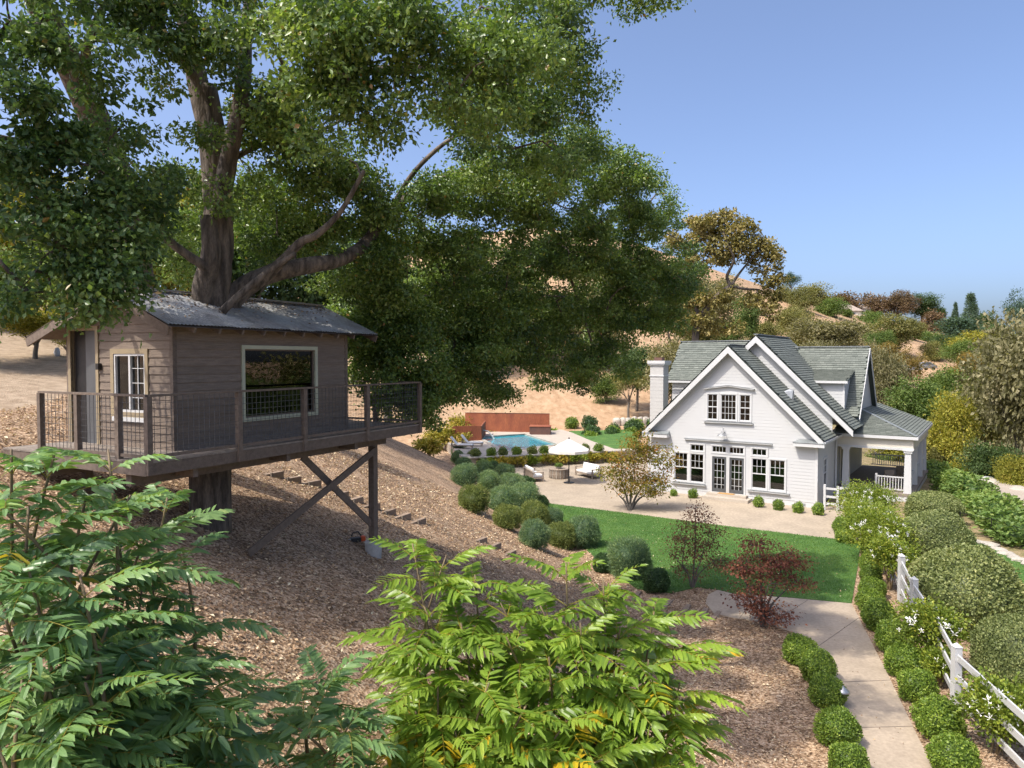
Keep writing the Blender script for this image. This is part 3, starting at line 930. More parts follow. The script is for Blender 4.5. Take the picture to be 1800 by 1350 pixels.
for t0, t1, z0, z1 in DOORS: 
    d_ = house_window(FW, t0, t1, z0, z1, 3, 5, HS, None, 'french_door', dark=True)
    b = B(); s = .045
    lbox(b, FW, t0+s, t0+.13, z0+s, z1-s, -.03, .02); lbox(b, FW, t1-.13, t1-s, z0+s, z1-s, -.03, .02)
    lbox(b, FW, t0+.13, t1-.13, z0+s, z0+.22, -.03, .02); lbox(b, FW, t0+.13, t1-.13, z1-.13, z1-s, -.03, .02)
    b.obj('door_leaf', MAT['door'], d_)
    B().box(-(t0+.10), -(t0+.07), -.075, -.02, 1.28, 1.42).obj('door_handle', MAT['metal_galv'], d_)
for i, (t0, t1, z0, z1) in enumerate(UPS): house_window(FW, t0, t1, z0, z1, 4 if i == 1 else 2, 4, HS, None if i == 1 else .5, 'upper_window')
def ledge(t0, t1, z, name='ledge', proj=.16):
    b = B(); lbox(b, FW, t0, t1, z, z+.06, -.0, proj); lbox(b, FW, t0, t1, z-.05, z-.002, 0, proj*.55)
    e = b.obj(name, MAT['trim'], HS)
    b = B(); lbox(b, FW, t0-.01, t1+.01, z+.062, z+.075, 0, proj+.02); b.obj('drip_flashing', MAT['lead'], e)
ledge(2.5, 7.75, 3.42, 'head_ledge'); ledge(1.5, 3.85, .60, 'window_sill'); ledge(6.4, 8.55, .62, 'window_sill'); ledge(3.6, 6.52, 4.55, 'window_sill')
b = B()
for s in (-1, 1):
    b.beam((-5.05, -.08, 6.80), (-5.05+s*1.5, -.08, 6.60), .20, .05)
b.obj('window_hood', MAT['trim'], HS)
b = B()
for s in (-1, 1):
    b.beam((-5.05, -.08, 6.845), (-5.05+s*1.52, -.08, 6.642), .24, .02)
b.obj('hood_flashing', MAT['lead'], HS)
for t_ in (0.0, 9.86):
    b = B(); lbox(b, FW, t_, t_+.14, .27, 3.8, .0, .03); b.obj('corner_board', MAT['trim'], HS)
# gooseneck lamp
lp = B().tube([(-5.3, -.03, 4.0), (-5.3, -.16, 4.22), (-5.3, -.36, 4.25), (-5.3, -.45, 4.12), (-5.3, -.46, 3.98)], .018, 8).obj('wall_lamp', MAT['metal_galv'], HS)
B().lathe([(.05, .12), (.09, .08), (.20, .02), (.30, -.06), (.31, -.075), (.19, .0), (.04, .06)], (-5.3, -.46, 3.90), 18, False).obj('lamp_shade', MAT['metal_galv'], lp, True)
B().lathe([(.06, -.01), (.06, .02)], (-5.3, -.03, 4.0), 12).obj('lamp_plate', MAT['metal_galv'], lp)
# steps and mat
st = B().box(-6.3, -3.6, -.95, -.04, 0.0, .17).obj('door_step', MAT['deckstone'], HS)
B().box(-6.2, -3.85, -.50, -.041, .172, .32).obj('upper_step', MAT['deckstone'], st)
B().box(-5.55, -4.6, -.45, -.08, .323, .345).obj('door_mat', M('coir_mat', (.42, .25, .08), (.35, .2, .07), 20, .95, .3), HS)
# side walls and the dark rooms behind the glass
FR = lambda t, z, o: (o, t, z)
SIDE_W = [(1.5, 2.5, .9, 2.6)]
boards_wall('side_wall', FR, lambda z: (0, 16.0), .05, 4.1, SIDE_W, MAT['white'], HS)
house_window(FR, 1.5, 2.5, .9, 2.6, 2, 2, HS, .5, 'window', lower_plain=True)
boards_wall('side_wall', lambda t, z, o: (-10-o, t, z), lambda z: (0, 14.0), .05, 4.1, [], MAT['white'], HS, flip=True)
room = B()
room.poly([(-9.9, 4.5, 0.3), (-.1, 4.5, .3), (-.1, 4.5, 4.2), (-9.9, 4.5, 4.2)])
room.poly([(-7.2, 2.6, 4.21), (-2.8, 2.6, 4.21), (-2.8, 2.6, 6.8), (-7.2, 2.6, 6.8)])
room.poly([(-9.9, .08, .33), (-.1, .08, .33), (-.1, 4.5, .33), (-9.9, 4.5, .33)])
room.poly([(-9.9, .08, 4.2), (-.1, .08, 4.2), (-.1, 4.5, 4.2), (-9.9, 4.5, 4.2)])
room.poly([(-9.9, .08, .33), (-9.9, 4.5, .33), (-9.9, 4.5, 4.2), (-9.9, .08, 4.2)])
room.poly([(-.1, .08, .33), (-.1, 4.5, .33), (-.1, 4.5, 4.2), (-.1, .08, 4.2)])
room.obj('room', MAT['interior'], HS)
# roof of the front gable
RO = -.45
slope('front_roof', [(.38, RO, FAP-5.38), (.38, 3.2, FAP-5.38), (-5, 3.2, FAP), (-5, RO, FAP)], HS)
slope('front_roof', [(-10.38, 3.2, FAP-5.38), (-10.38, RO, FAP-5.38), (-5, RO, FAP), (-5, 3.2, FAP)], HS)
def rake(x_ap, z_ap, y, xr, parent, h=.30, name='rake_board', yb=None):
    """white rake boards with the soffit behind them on both sides of an apex"""
    for s, run in ((1, xr[1]), (-1, xr[0])):
        a = Vector((x_ap, y, z_ap)); e = Vector((x_ap + s*run, y, z_ap - run))
        n = Vector((s*.7071, 0, .7071))
        b = B()
        o = -n*.06
        a0, e0 = a + Vector((0, 0, -.085)), e + o
        dn = Vector((0, 0, -h*1.35))
        v = [a0, e0, e0+dn*.85, a0+dn]
        b.v = [tuple(q) for q in v] + [tuple(q + Vector((0, .05, 0))) for q in v]
        fs = [(0,1,2,3),(7,6,5,4),(0,4,5,1),(1,5,6,2),(2,6,7,3),(3,7,4,0)]
        b.f = fs if s < 0 else fs
        r_ = b.obj(name, MAT['trim'], parent)
        b = B()
        so = -n*.13
        yb_ = yb if yb is not None else y + .46
        b.v = [tuple(q) for q in (a+so+Vector((0, .05, 0)), e+so+Vector((0, .05, 0)), Vector((e.x, yb_, e.z))+so, Vector((a.x, yb_, a.z))+so)]
        b.f = [(0, 1, 2, 3)]
        b.obj('soffit', MAT['trim'], r_)
rake(-5, FAP, RO-.03, (5.40, 5.40), HS)
# frieze boards under the soffit on the wall
for s in (-1, 1):
    B().beam((-5, -.03, 8.93), (-5 + s*5.0, -.03, 3.95), .045, .20, (0, 0, 1)).obj('frieze_board', MAT['trim'], HS)
# cornice returns
for x0, x1 in ((-1.25, .42), (-10.42, -8.75)):
    c_ = B().box(x0, x1, RO-.06, -.03, 3.48, 3.70).obj('cornice_return', MAT['trim'], HS)
    b = B(); zt = 3.705
    b.v = [(x0-.04, RO-.10, zt), (x1+.04, RO-.10, zt), (x1+.04, -.02, zt), (x0-.04, -.02, zt), (x0+.25, -.02, zt+.16), (x1-.02, -.02, zt+.16)]
    b.f = [(0, 1, 5, 4), (0, 4, 3), (1, 2, 5), (3, 4, 5, 2), (0, 3, 2, 1)]
    b.obj('return_flashing', MAT['lead'], c_)
B().box(.03, .46, -.4, 5.0, 3.66, 3.80).obj('gutter', MAT['trim'], HS)
# ---- main gable behind
MAP_, MX = 9.92, -4.2
def main_iv(z):
    a = MX-(MAP_-.2-z); b_ = MX+(MAP_-.2-z)
    return (a, min(b_, .2))
FM = lambda t, z, o: (t, 3.0-o, z)
boards_wall('gable_wall', FM, main_iv, 3.9, 9.7, [], MAT['white'], HS)
slope('main_roof', [(1.42, 2.52, MAP_-5.62), (1.42, 11.0, MAP_-5.62), (MX, 11.0, MAP_), (MX, 2.52, MAP_)], HS)
slope('main_roof', [(MX-5.7, 11.0, MAP_-5.7), (MX-5.7, 2.52, MAP_-5.7), (MX, 2.52, MAP_), (MX, 11.0, MAP_)], HS)
rake(MX, MAP_, 2.50, (5.6, 5.64), HS, yb=3.0)
B().beam((MX, 2.5, MAP_+.03), (MX, 11.0, MAP_+.03), .26, .05).obj('ridge_cap', MAT['lead'], HS)
B().beam((-5, RO, FAP+.03), (-5, 3.1, FAP+.03), .26, .05).obj('ridge_cap', MAT['lead'], HS)
# roof vent on the front gable's right slope
vb = B(); vx = -1.95; vz = FAP-(vx+5)
vb.v = [(vx-.28, 1.3, vz+.26), (vx+.22, 1.3, vz-.2), (vx+.22, 1.75, vz-.2), (vx-.28, 1.75, vz+.26), (vx+.02, 1.36, vz+.42), (vx+.25, 1.36, vz+.35), (vx+.25, 1.69, vz+.35), (vx+.02, 1.69, vz+.42)]
vb.f = [(0,1,5,4),(1,2,6,5),(2,3,7,6),(3,0,4,7),(4,5,6,7)]
vb.obj('roof_vent', MAT['metal_galv'], HS)
# ---- left wing
LY, LZ, LX = 8.2, 9.68, -11.2
slope('wing_roof', [(LX, LY-2.75, LZ-2.75), (-4.5, LY-2.75, LZ-2.75), (-4.5, LY, LZ), (LX, LY, LZ)], HS)
slope('wing_roof', [(-4.5, LY+4, LZ-4), (LX, LY+4, LZ-4), (LX, LY, LZ), (-4.5, LY, LZ)], HS)
B().beam((LX, LY, LZ+.03), (-4.4, LY, LZ+.03), .26, .05).obj('ridge_cap', MAT['lead'], HS)
boards_wall('wing_wall', lambda t, z, o: (t, 5.8-o, z), lambda z: (-10.9, -4.0), 2.0, 7.05, [], MAT['white'], HS)
B().box(LX, -5, LY-2.95, LY-2.8, LZ-2.93, LZ-2.79).obj('gutter', MAT['trim'], HS)
b = B(); b.poly([(-10.9, 5.8, 0), (-10.9, 10.6, 0), (-10.9, 10.6, 7.1), (-10.9, LY, 9.5), (-10.9, 5.8, 7.1)]); b.obj('wing_end_wall', MAT['white'], HS)
# ---- right wing with shed dormer
WY, WZ, WX = 9.5, 9.22, 1.28
wing = lambda y: WZ - 1.12*(WY-y)
slope('wing_roof', [(-3.2, 5.6, wing(5.6)), (WX, 5.6, wing(5.6)), (WX, WY, WZ), (-3.2, WY, WZ)], HS)
slope('wing_roof', [(WX, WY+4, WZ-4.4), (-3.2, WY+4, WZ-4.4), (-3.2, WY, WZ), (WX, WY, WZ)], HS)
B().beam((-3.4, WY, WZ+.03), (WX, WY, WZ+.03), .26, .05).obj('ridge_cap', MAT['lead'], HS)
b = B(); b.poly([(1.0, 5.7, 3.9), (1.0, 13.4, 3.9), (1.0, 13.3, wing(5.7)-.1), (1.0, WY, WZ-.15), (1.0, 5.7, wing(5.7)-.1)]); b.obj('wing_end_wall', MAT['white'], HS)
b = B()
b.beam((WX+.02, 5.55, wing(5.55)-.16), (WX+.02, WY, WZ-.16), .04, .22); b.beam((WX+.02, WY+4, WZ-4.55), (WX+.02, WY, WZ-.16), .04, .22)
b.obj('rake_board', MAT['trim'], HS)
dm = boards_wall('dormer_wall', lambda t, z, o: (t, 5.5-o, z), lambda z: (-2.6, .42), 4.3, 6.98, [], MAT['white'], HS)
b = B(); b.poly([(.42, 5.5, 4.3), (.42, 8.0, 4.3), (.42, 8.0, 7.5), (.42, 5.5, 6.98)]); b.obj('dormer_side', MAT['white'], HS)
B().box(.34, .445, 5.455, 5.53, 4.3, 6.98).obj('corner_board', MAT['trim'], HS)
slope('dormer_roof', [(-2.6, 5.2, 7.06), (.62, 5.2, 7.06), (.62, 8.1, 7.66), (-2.6, 8.1, 7.66)], HS)
B().box(-2.6, .64, 5.17, 5.21, 6.90, 7.05).obj('fascia', MAT['trim'], HS)
# ---- chimney
ch = B().box(-11.05, -10.12, 2.2, 3.1, 0, 8.0).obj('chimney', MAT['brick_white'], HS)
B().box(-11.15, -10.02, 2.1, 3.2, 8.0, 8.10).obj('chimney_band', MAT['trim'], ch)
B().box(-11.2, -9.97, 2.05, 3.25, 8.10, 8.30).obj('chimney_cap', MAT['trim'], ch)
B().box(-11.10, -10.07, 2.15, 3.15, 7.25, 7.33).obj('chimney_band', MAT['trim'], ch)
B().box(-10.85, -10.32, 2.4, 2.9, 8.30, 8.52).obj('flue', MAT['corten_dark'], ch)
z = .3
while z < 7.2:
    b = B(); b.box(-11.058, -10.112, 2.192, 3.108, z, z+.058); b.obj('brick_course', MAT['brick_white'], ch); z += .24
# ---- porch
EZ = 3.86; PXE, PYF, PYB = 4.45, 4.95, 16.5; ps = .37
top = lambda x: EZ + ps*(PXE-x)
xr_ = .95
hy = PYF + (PXE - xr_)
slope('porch_roof', [(-.1, PYF, EZ), (PXE, PYF, EZ), (xr_, hy, EZ+ps*(PXE-xr_)), (-.1, hy, EZ+ps*(PXE-xr_))], HS)
slope('porch_roof', [(PXE, PYF, EZ), (PXE, PYB, EZ), (xr_, PYB, top(xr_)), (xr_, hy, top(xr_))], HS)
b = B(); b.beam((PXE, PYF, EZ+.03), (xr_, hy, top(xr_)+.03), .16, .03); b.obj('hip_cap', MAT['lead'], HS)
pb = B().box(.05, 4.25, 5.15, 5.45, 3.05, 3.70).obj('porch_beam', MAT['cream'], HS)
B().box(.03, 4.29, 5.11, 5.149, 3.0, 3.14).obj('beam_trim', MAT['trim'], pb)
B().box(3.95, 4.25, 5.452, 16.3, 3.05, 3.70).obj('side_beam', MAT['cream'], pb)
B().box(.05, 4.2, 5.46, 16.3, 3.62, 3.66).obj('porch_ceiling', MAT['cream'], HS)
b = B(); b.box(-.1, PXE+.06, PYF-.05, PYF-.005, EZ-.20, EZ-.02); b.box(PXE+.005, PXE+.06, PYF, PYB, EZ-.20, EZ-.02); b.obj('gutter', MAT['trim'], HS)
b = B(); b.box(.1, PXE-.05, PYF, 5.149, EZ-.19, EZ-.16); b.obj('soffit', MAT['cream'], HS)
def column(x, y, mat=None):
    c = B()
    zb, zt = .45, 3.04
    b0, b1 = .21, .16
    c.v = [(x-b0, y-b0, zb), (x+b0, y-b0, zb), (x+b0, y+b0, zb), (x-b0, y+b0, zb), (x-b1, y-b1, zt-.2), (x+b1, y-b1, zt-.2), (x+b1, y+b1, zt-.2), (x-b1, y+b1, zt-.2)]
    c.f = [(3,2,1,0),(4,5,6,7),(0,1,5,4),(1,2,6,5),(2,3,7,6),(3,0,4,7)]
    o = c.obj('column', MAT['trim'], HS)
    B().box(x-.22, x+.22, y-.22, y+.22, zt-.2, zt-.08).box(x-.26, x+.26, y-.26, y+.26, zt-.078, zt).obj('capital', MAT['trim'], o)
for x, y in ((.62, 5.3), (3.98, 5.3), (3.98, 9.0), (3.98, 12.8), (3.98, 16.1)): column(x, y)
pf = B().box(.02, 4.3, 4.9, 16.3, .30, .45).obj('porch_floor', MAT['timber_grey'], HS)
B().box(.04, 4.26, 4.93, 16.2, -.1, .298).obj('porch_base', MAT['trim'], HS)
for a, c in (((3.98, 5.5), (3.98, 8.8)), ((3.98, 9.2), (3.98, 12.6)), ((2.3, 5.3), (3.8, 5.3)), ((3.98, 13.0), (3.98, 15.9)), ((.6, 16.1), (3.8, 16.1))):
    rl = B().beam((*a, 1.35), (*c, 1.35), .09, .07).beam((*a, .6), (*c, .6), .06, .06).obj('porch_rail', MAT['trim'], HS)
    ln = math.dist(a, c); n = int(ln/.14)
    for k in range(1, n):
        t = k/n; x = a[0]+(c[0]-a[0])*t; y = a[1]+(c[1]-a[1])*t
        B().box(x-.02, x+.02, y-.02, y+.02, .63, 1.315).obj('baluster', MAT['trim'], rl)
B().box(2.24, 2.36, 5.24, 5.36, .45, 1.5).obj('newel_post', MAT['trim'], HS)
for y in (6.6, 8.2, 10.0):
    B().box(.03, .10, y, y+.16, .46, 3.0).obj('pilaster', MAT['cream'], HS)
B().box(.025, .06, 7.0, 8.0, .5, 2.6).obj('porch_door', MAT['door'], HS)
b = B()
for k in range(4): b.box(.8, 2.2, 4.87-.3*(k+1), 4.87-.3*k, 0, .36-.09*k)
b.obj('porch_steps', MAT['deckstone'], HS)
# porch furniture
def armchair(x, y, rz, label):
    e = empty('porch_chair', hw(x, y, .455), HA+rz, label, 'chair', 'seats on the porch')
    B().box(-.3, .3, -.3, .3, .32, .42).obj('seat', MAT['teak'], e)
    B().box(-.3, .3, .27, .33, .42, .95).obj('backrest', MAT['teak'], e)
    for sx in (-.27, .27):
        for sy in (-.27, .27): B().box(sx-.025, sx+.025, sy-.025, sy+.025, 0, .32 if sy > 0 else .6).obj('leg', MAT['teak'], e)
        B().box(sx-.04, sx+.04, -.3, .27, .6, .63).obj('armrest', MAT['teak'], e)
armchair(2.9, 7.6, .6, 'dark wooden armchair on the porch nearest the front column')
armchair(3.1, 9.6, -.3, 'dark wooden armchair further back along the porch')

for x, y, z1 in ((.10, 5.0, 3.66), (-10.12, -.1, 3.6)):
    B().beam((x, y, .05), (x, y, z1), .07, .09, (1, 0, 0)).obj('downpipe', MAT['trim'], HS)
B().box(-10.46, -10.03, -.4, 5.0, 3.66, 3.80).obj('gutter', MAT['trim'], HS)
# ------------------------------------------------------------------ where a sight line meets the ground
def hit(px, py, far=400):
    d = ray(px, py); t = 2.0
    while t < far:
        p = d*t
        if CAM_Z + p[2] < tz(p[0], p[1]): break
        t += .05 + t*.004
    lo, hi = t-.3-t*.008, t
    for _ in range(18):
        m = (lo+hi)/2; p = d*m
        if CAM_Z + p[2] < tz(p[0], p[1]): hi = m
        else: lo = m
    p = d*hi
    return Vector((p[0], p[1], tz(p[0], p[1])))

LEAF = {}
LEAF['oak'] = leaf_mat('oak_leaf', ((0, (0.048, 0.094, 0.029)), (.35, (0.101, 0.173, 0.045)), (.62, (0.167, 0.253, 0.065)), (.88, (0.248, 0.340, 0.101)), (.93, (0.287, 0.294, 0.065)), (1, (0.344, 0.199, 0.065))), .34, .38, .5)
LEAF['oak_dark'] = leaf_mat('oak_leaf_dark', ((0, (0.046, 0.095, 0.038)), (.35, (0.089, 0.167, 0.055)), (.62, (0.144, 0.236, 0.074)), (.88, (0.218, 0.311, 0.101)), (.93, (0.287, 0.270, 0.065)), (1, (0.344, 0.216, 0.082))), .36, .38, .45)
LEAF['valley'] = leaf_mat('valley_oak_leaf', ((0, (0.111, 0.104, 0.033)), (.4, (0.202, 0.182, 0.058)), (.7, (0.305, 0.260, 0.098)), (.9, (0.416, 0.338, 0.156)), (1, (0.455, 0.260, 0.117))), .55, .3, .3)

def lobes_px(spec, dens, leaf_area, per, flat=1.0, depth=1.0):
    out = []
    for s in spec:
        px, py, Y, rx, ry = s[:5]; k = s[5] if len(s) > 5 else 1.0
        c = P(px, py, Y); a, b = rx*Y/1250, ry*Y/1250
        n = math.pi*a*b*dens*k/leaf_area/per
        out.append((c.x, c.y, c.z, a, (a+b)/2*depth, b, max(2, round(n))))
    return out

def build_oak(root, limbs, lobes, mat, per, sig, L, W, seed, twig_frac=.6, **kw):
    rng = np.random.default_rng(seed)
    b = B(); nodes = []
    for pts, r0, r1 in limbs:
        nodes += limb(b, pts, r0, r1, 14 if r0 > .15 else 8)
    cc, out, ids = clumps(lobes, rng)
    keep = fbm(cc[:, 0]*1.0 + cc[:, 2]*.6, cc[:, 1]*.6 + cc[:, 2]*1.1, .42, seed) > -1.1
    cc, out = cc[keep], out[keep]
    cc = cc + rng.normal(size=cc.shape)*.2
    tw = B()
    sel = rng.random(len(cc)) < twig_frac
    # keep the search cheap: nodes of the upper limbs only
    twigs(tw, nodes[::2], cc[sel][:420], rng, .055, 1.0, 5)
    tr = b.obj('trunk', MAT['bark'], root, True)
    t2 = tw.obj('branches', MAT['bark'], root, True); t2['kind'] = 'stuff'
    pads('crown', cc, out, per, sig, L, W, LEAF[mat], root, rng, **kw)
    return cc

# ---- the great oak that rises through the treehouse roof
tb = P(372, 535, 14.5); gz0 = tz(tb.x, tb.y)
oak = empty('oak_tree', (0, 0, 0), 0, 'huge live oak whose trunk rises through the treehouse roof', 'tree', 'live oaks over the treehouse')
limbs = [
    ([(tb.x-.1, tb.y, gz0-.3), (tb.x-.05, tb.y, 7.5), (tb.x, tb.y, 9.3), P(376, 500, 14.5), P(383, 430, 14.5), P(384, 350, 14.5), P(380, 285, 14.5), P(372, 215, 14.4), P(362, 150, 14.3)], .42, .21),
    ([P(382, 360, 14.5), P(368, 240, 14.4), P(343, 120, 14.2), P(326, 30, 14), P(318, -60, 13.8), P(300, -200, 13.5)], .26, .12),
    ([P(386, 365, 14.4), P(408, 250, 14.2), P(428, 150, 14), P(432, 60, 13.9), P(450, -40, 13.8), P(500, -180, 13.5)], .19, .09),
    ([P(362, 545, 14.4), P(358, 500, 14.2), P(371, 450, 14.1), P(366, 380, 14.1)], .26, .15),
    ([P(372, 478, 14.1), P(350, 462, 13.9), P(305, 430, 13.6), P(262, 388, 13.3), P(225, 372, 13), P(170, 350, 12.6)], .11, .045),
    ([P(390, 545, 14.6), P(430, 505, 14.8), P(480, 480, 15), P(545, 466, 15.4), P(600, 455, 15.9), P(645, 425, 16.6), P(690, 365, 17.6), P(780, 315, 19), P(900, 290, 20.5), P(1040, 320, 22), P(1150, 370, 24)], .25, .06),
    ([P(450, 500, 14.6), P(490, 465, 14.6), P(530, 425, 14.5), P(556, 413, 14.5), P(600, 370, 14.6), P(640, 300, 14.6)], .13, .04),
    ([P(390, 548, 13.9), P(425, 515, 14.0), P(470, 478, 14.2), P(520, 445, 14.3)], .085, .05),
    ([P(420, 200, 14.1), P(480, 170, 14), P(600, 130, 14.2), P(760, 120, 15), P(900, 150, 16.5), P(1000, 190, 18)], .12, .04),
    ([P(700, 355, 17.8), P(750, 420, 19), P(790, 520, 20), P(800, 620, 20.5)], .09, .03),
    ([P(900, 292, 20.5), P(960, 380, 22), P(1000, 480, 23), P(1040, 600, 23.5)], .10, .03),
    ([P(690, 365, 17.6), P(730, 300, 17), P(800, 240, 16.8), P(880, 220, 17)], .08, .03),
    ([P(388, 290, 14.5), P(470, 250, 15.5), P(560, 230, 16.5), P(620, 200, 17)], .08, .03),
    ([P(345, 140, 14.2), P(290, 60, 13.2), P(240, -20, 12.4)], .10, .04),
    ([P(432, 60, 13.9), P(620, -60, 13.6), P(850, -110, 14.2), P(1040, -60, 15.5), P(1130, -10, 16)], .11, .03),
]
spec = [
    # bright upper canopy
    (470, 40, 11.0, 70, 60), (560, 30, 10.7, 80, 60), (660, 40, 10.9, 90, 70), (770, 50, 11.3, 95, 75), (880, 60, 12.2, 90, 80), (945, 60, 15, 65, 65), (985, 10, 15.5, 42, 40),
    (540, 120, 10.9, 85, 65), (640, 130, 10.9, 85, 70), (740, 140, 11.5, 80, 50), (850, 160, 12.6, 85, 70), (930, 150, 15.6, 75, 70), (1000, 150, 16.8, 40, 55),
    (590, 200, 11.4, 75, 50), (510, 220, 14.6, 70, 50, .7), (815, 220, 15, 60, 50), (900, 240, 16, 80, 60), (980, 240, 18, 65, 60), (1035, 250, 19, 42, 45),
    (440, 130, 13.2, 50, 60, .6), (430, 220, 14.8, 40, 50, .5), (560, 290, 15.4, 75, 45, .55), (585, 275, 15.5, 40, 50, .8), (470, 310, 15.2, 60, 50, .5),
    # middle, above and round the long limb
    (600, 340, 16, 75, 55, .8), (520, 370, 15.8, 70, 50, .6), (650, 350, 16.6, 40, 30, .8), (800, 320, 17.6, 80, 50), (730, 360, 17.4, 45, 28), (890, 320, 19, 80, 55), (980, 330, 20.5, 85, 65),
    (1070, 330, 21.5, 80, 60), (1125, 352, 23, 55, 40), (1180, 350, 24, 20, 10, .7), (1085, 290, 21.5, 40, 36),
    (1160, 420, 24, 55, 55), (1090, 420, 23, 80, 70), (990, 410, 21.5, 90, 70), (890, 400, 20, 90, 65), (790, 400, 18.6, 80, 60), (690, 410, 17.4, 70, 55, .9),
    # drooping right and lower skirts
    (1195, 500, 25.5, 40, 55), (1140, 510, 25, 65, 70), (1050, 510, 24, 85, 80), (950, 500, 22.5, 90, 75), (850, 490, 20.8, 90, 75), (750, 490, 19, 80, 65), (670, 490, 18, 60, 50),
    (1165, 560, 25.8, 40, 45, .8), (1090, 590, 25, 60, 55, .85), (1030, 600, 24.5, 75, 65, .85), (940, 590, 23, 80, 65), (850, 590, 21.5, 80, 65), (760, 580, 20, 80, 70), (680, 570, 19, 60, 60),
    (1050, 650, 25, 50, 30, .7), (980, 660, 24, 60, 35, .8), (880, 660, 22.5, 60, 38, .8), (800, 650, 21, 60, 55), (720, 650, 20, 60, 60), (745, 700, 20.5, 45, 45), (650, 640, 19.4, 40, 60, .9), (840, 700, 22, 25, 15, .7),
    # dense curtain right of the cabin
    (660, 540, 18.6, 55, 60, 1.1), (700, 600, 18.8, 60, 60, 1.3), (740, 650, 19, 55, 50, 1.3), (690, 680, 18.8, 50, 45, 1.3), (765, 715, 19.2, 38, 35, 1.2), (720, 720, 19, 35, 30, 1.2), (640, 600, 18.4, 40, 50, 1.2), (810, 620, 20, 55, 55), (870, 560, 21, 60, 60), (625, 560, 20, 40, 50),
    # round and behind the trunk, along the low limb
    (470, 320, 16.4, 55, 45, .8), (430, 370, 16.4, 45, 40, .7), (560, 400, 16.6, 60, 35, .8), (490, 440, 16.8, 50, 35, .7), (330, 410, 16.6, 45, 50, .7), (290, 450, 16, 45, 45, .8), (320, 300, 15.6, 40, 40, .6), (540, 250, 15, 60, 40, .7), (480, 160, 13.6, 50, 45, .8),
    (700, 395, 16.8, 50, 28, .9), (760, 345, 17, 42, 24, .8), (640, 440, 16, 40, 26, .7), (690, 460, 17, 50, 35, .9), (620, 490, 17.4, 50, 40, .9),
    # tip of a branch against the sky
    (1095, -14, 15.8, 40, 16), (1140, 5, 16, 24, 16), (1165, -10, 16, 12, 10), (1060, -30, 15.6, 40, 20),
    # round the trunk
    (350, 260, 13.6, 45, 35, .6), (300, 200, 13.4, 60, 50, .25), (380, 100, 13.2, 45, 50, .7), (330, 120, 13, 40, 40, .3), (270, 280, 13.4, 45, 40, .4), (390, 340, 13.9, 30, 28, .5), (440, 420, 15.5, 50, 50, .5), (480, 260, 15.6, 60, 55, .6), (545, 340, 16.5, 60, 50, .7), (460, 380, 16, 50, 40, .6), (330, 330, 15.5, 40, 50, .5), (300, 60, 13, 45, 40, .4), (390, 60, 13, 50, 50, .6), (350, 20, 13, 60, 40, .6), (250, 120, 13.2, 60, 50, .12),
    # above the picture: unseen crown added to shade the slope and lawn
    (600, -90, 12.6, 120, 50, .3), (800, -80, 13.4, 130, 50, .3), (400, -90, 12.6, 120, 60, .35), (940, -90, 15, 90, 50, .3), (330, -200, 12.6, 130, 80, .2),
]
lob = lobes_px(spec, 3.9, .0023, 280)
lob += [(x, y, z, r, r, r*.6, n) for x, y, z, r, n in ((-7.0, 9.2, 15.8, 1.2, 7), (-7.6, 11.2, 16.0, 1.2, 6), (-8.2, 8.6, 15.2, 1.2, 7))]  # unseen leaf lobes overhead, added to cast shade on the bank
build_oak(oak, limbs, lob, 'oak', 280, .40, .092, .057, 11, twig_frac=.5, droop=.3, yellow=.012, tint_c=.17)

# ---- the leaning oak at the left
oak2 = empty('oak_tree', (0, 0, 0), 0, 'dark leaning oak behind the left end of the treehouse roof', 'tree', 'live oaks over the treehouse')
t2 = P(240, 520, 16.8)
limbs2 = [
    ([(t2.x, t2.y, tz(t2.x, t2.y)-.3), (t2.x, t2.y, 8.2), P(240, 500, 16.8), P(225, 400, 16.2), P(195, 280, 15.4), P(140, 150, 14.2), P(85, 40, 13), P(40, -60, 12.2), P(-40, -200, 11.5)], .52, .16),
    ([P(200, 300, 15.4), P(120, 260, 13.5), P(40, 250, 12), P(-60, 230, 11)], .14, .04),
    ([P(140, 150, 14.2), P(160, 60, 13.2), P(200, -20, 12.5)], .12, .04),
    ([P(225, 400, 16.2), P(160, 400, 14), P(90, 420, 12.4), P(20, 410, 11.6)], .10, .035),
    ([P(85, 40, 13), P(0, 60, 11.5), P(-120, 80, 10.2)], .10, .04),
]
spec2 = [
    (60, 110, 11, 60, 50, .8), (20, 60, 11, 60, 40, .6), (130, 130, 11.6, 60, 50, .35), (40, 200, 10.6, 60, 55), (120, 230, 11.4, 65, 55, .9), (190, 190, 12.4, 55, 45, .15), (230, 260, 12.6, 60, 45, .3),
    (60, 300, 10.6, 65, 55), (150, 320, 11.4, 65, 50), (220, 340, 12, 60, 45, .75), (280, 300, 12.8, 45, 40, .5), (30, 380, 10.4, 50, 45, .8), (110, 400, 10.8, 60, 45), (190, 420, 11.2, 60, 45), (240, 460, 11.6, 40, 40, .8),
    (60, 470, 10.4, 55, 35, .55), (150, 480, 10.8, 55, 40), (190, 520, 11, 35, 28, .9), (130, 530, 10.9, 35, 22, .6), (20, 520, 10.2, 40, 25, .4), (280, 40, 12.6, 60, 45, .55), (200, 40, 12.4, 60, 35, .3), (110, 20, 11.6, 60, 45, .6), (330, 0, 12.8, 50, 35, .7),
    (250, 380, 12.6, 35, 35, .6),
    # beyond the left and upper edges: unseen crown added to shade the left foreground
    (-80, 200, 10.5, 80, 120, .3), (-120, 60, 10, 120, 90, .25), (-260, 150, 9, 150, 120, .22), (-60, -100, 11, 150, 80, .25), (150, -120, 11.5, 150, 80, .2), (-300, -60, 9, 180, 100, .2),
    (-200, 330, 9.5, 130, 90, .25),
]
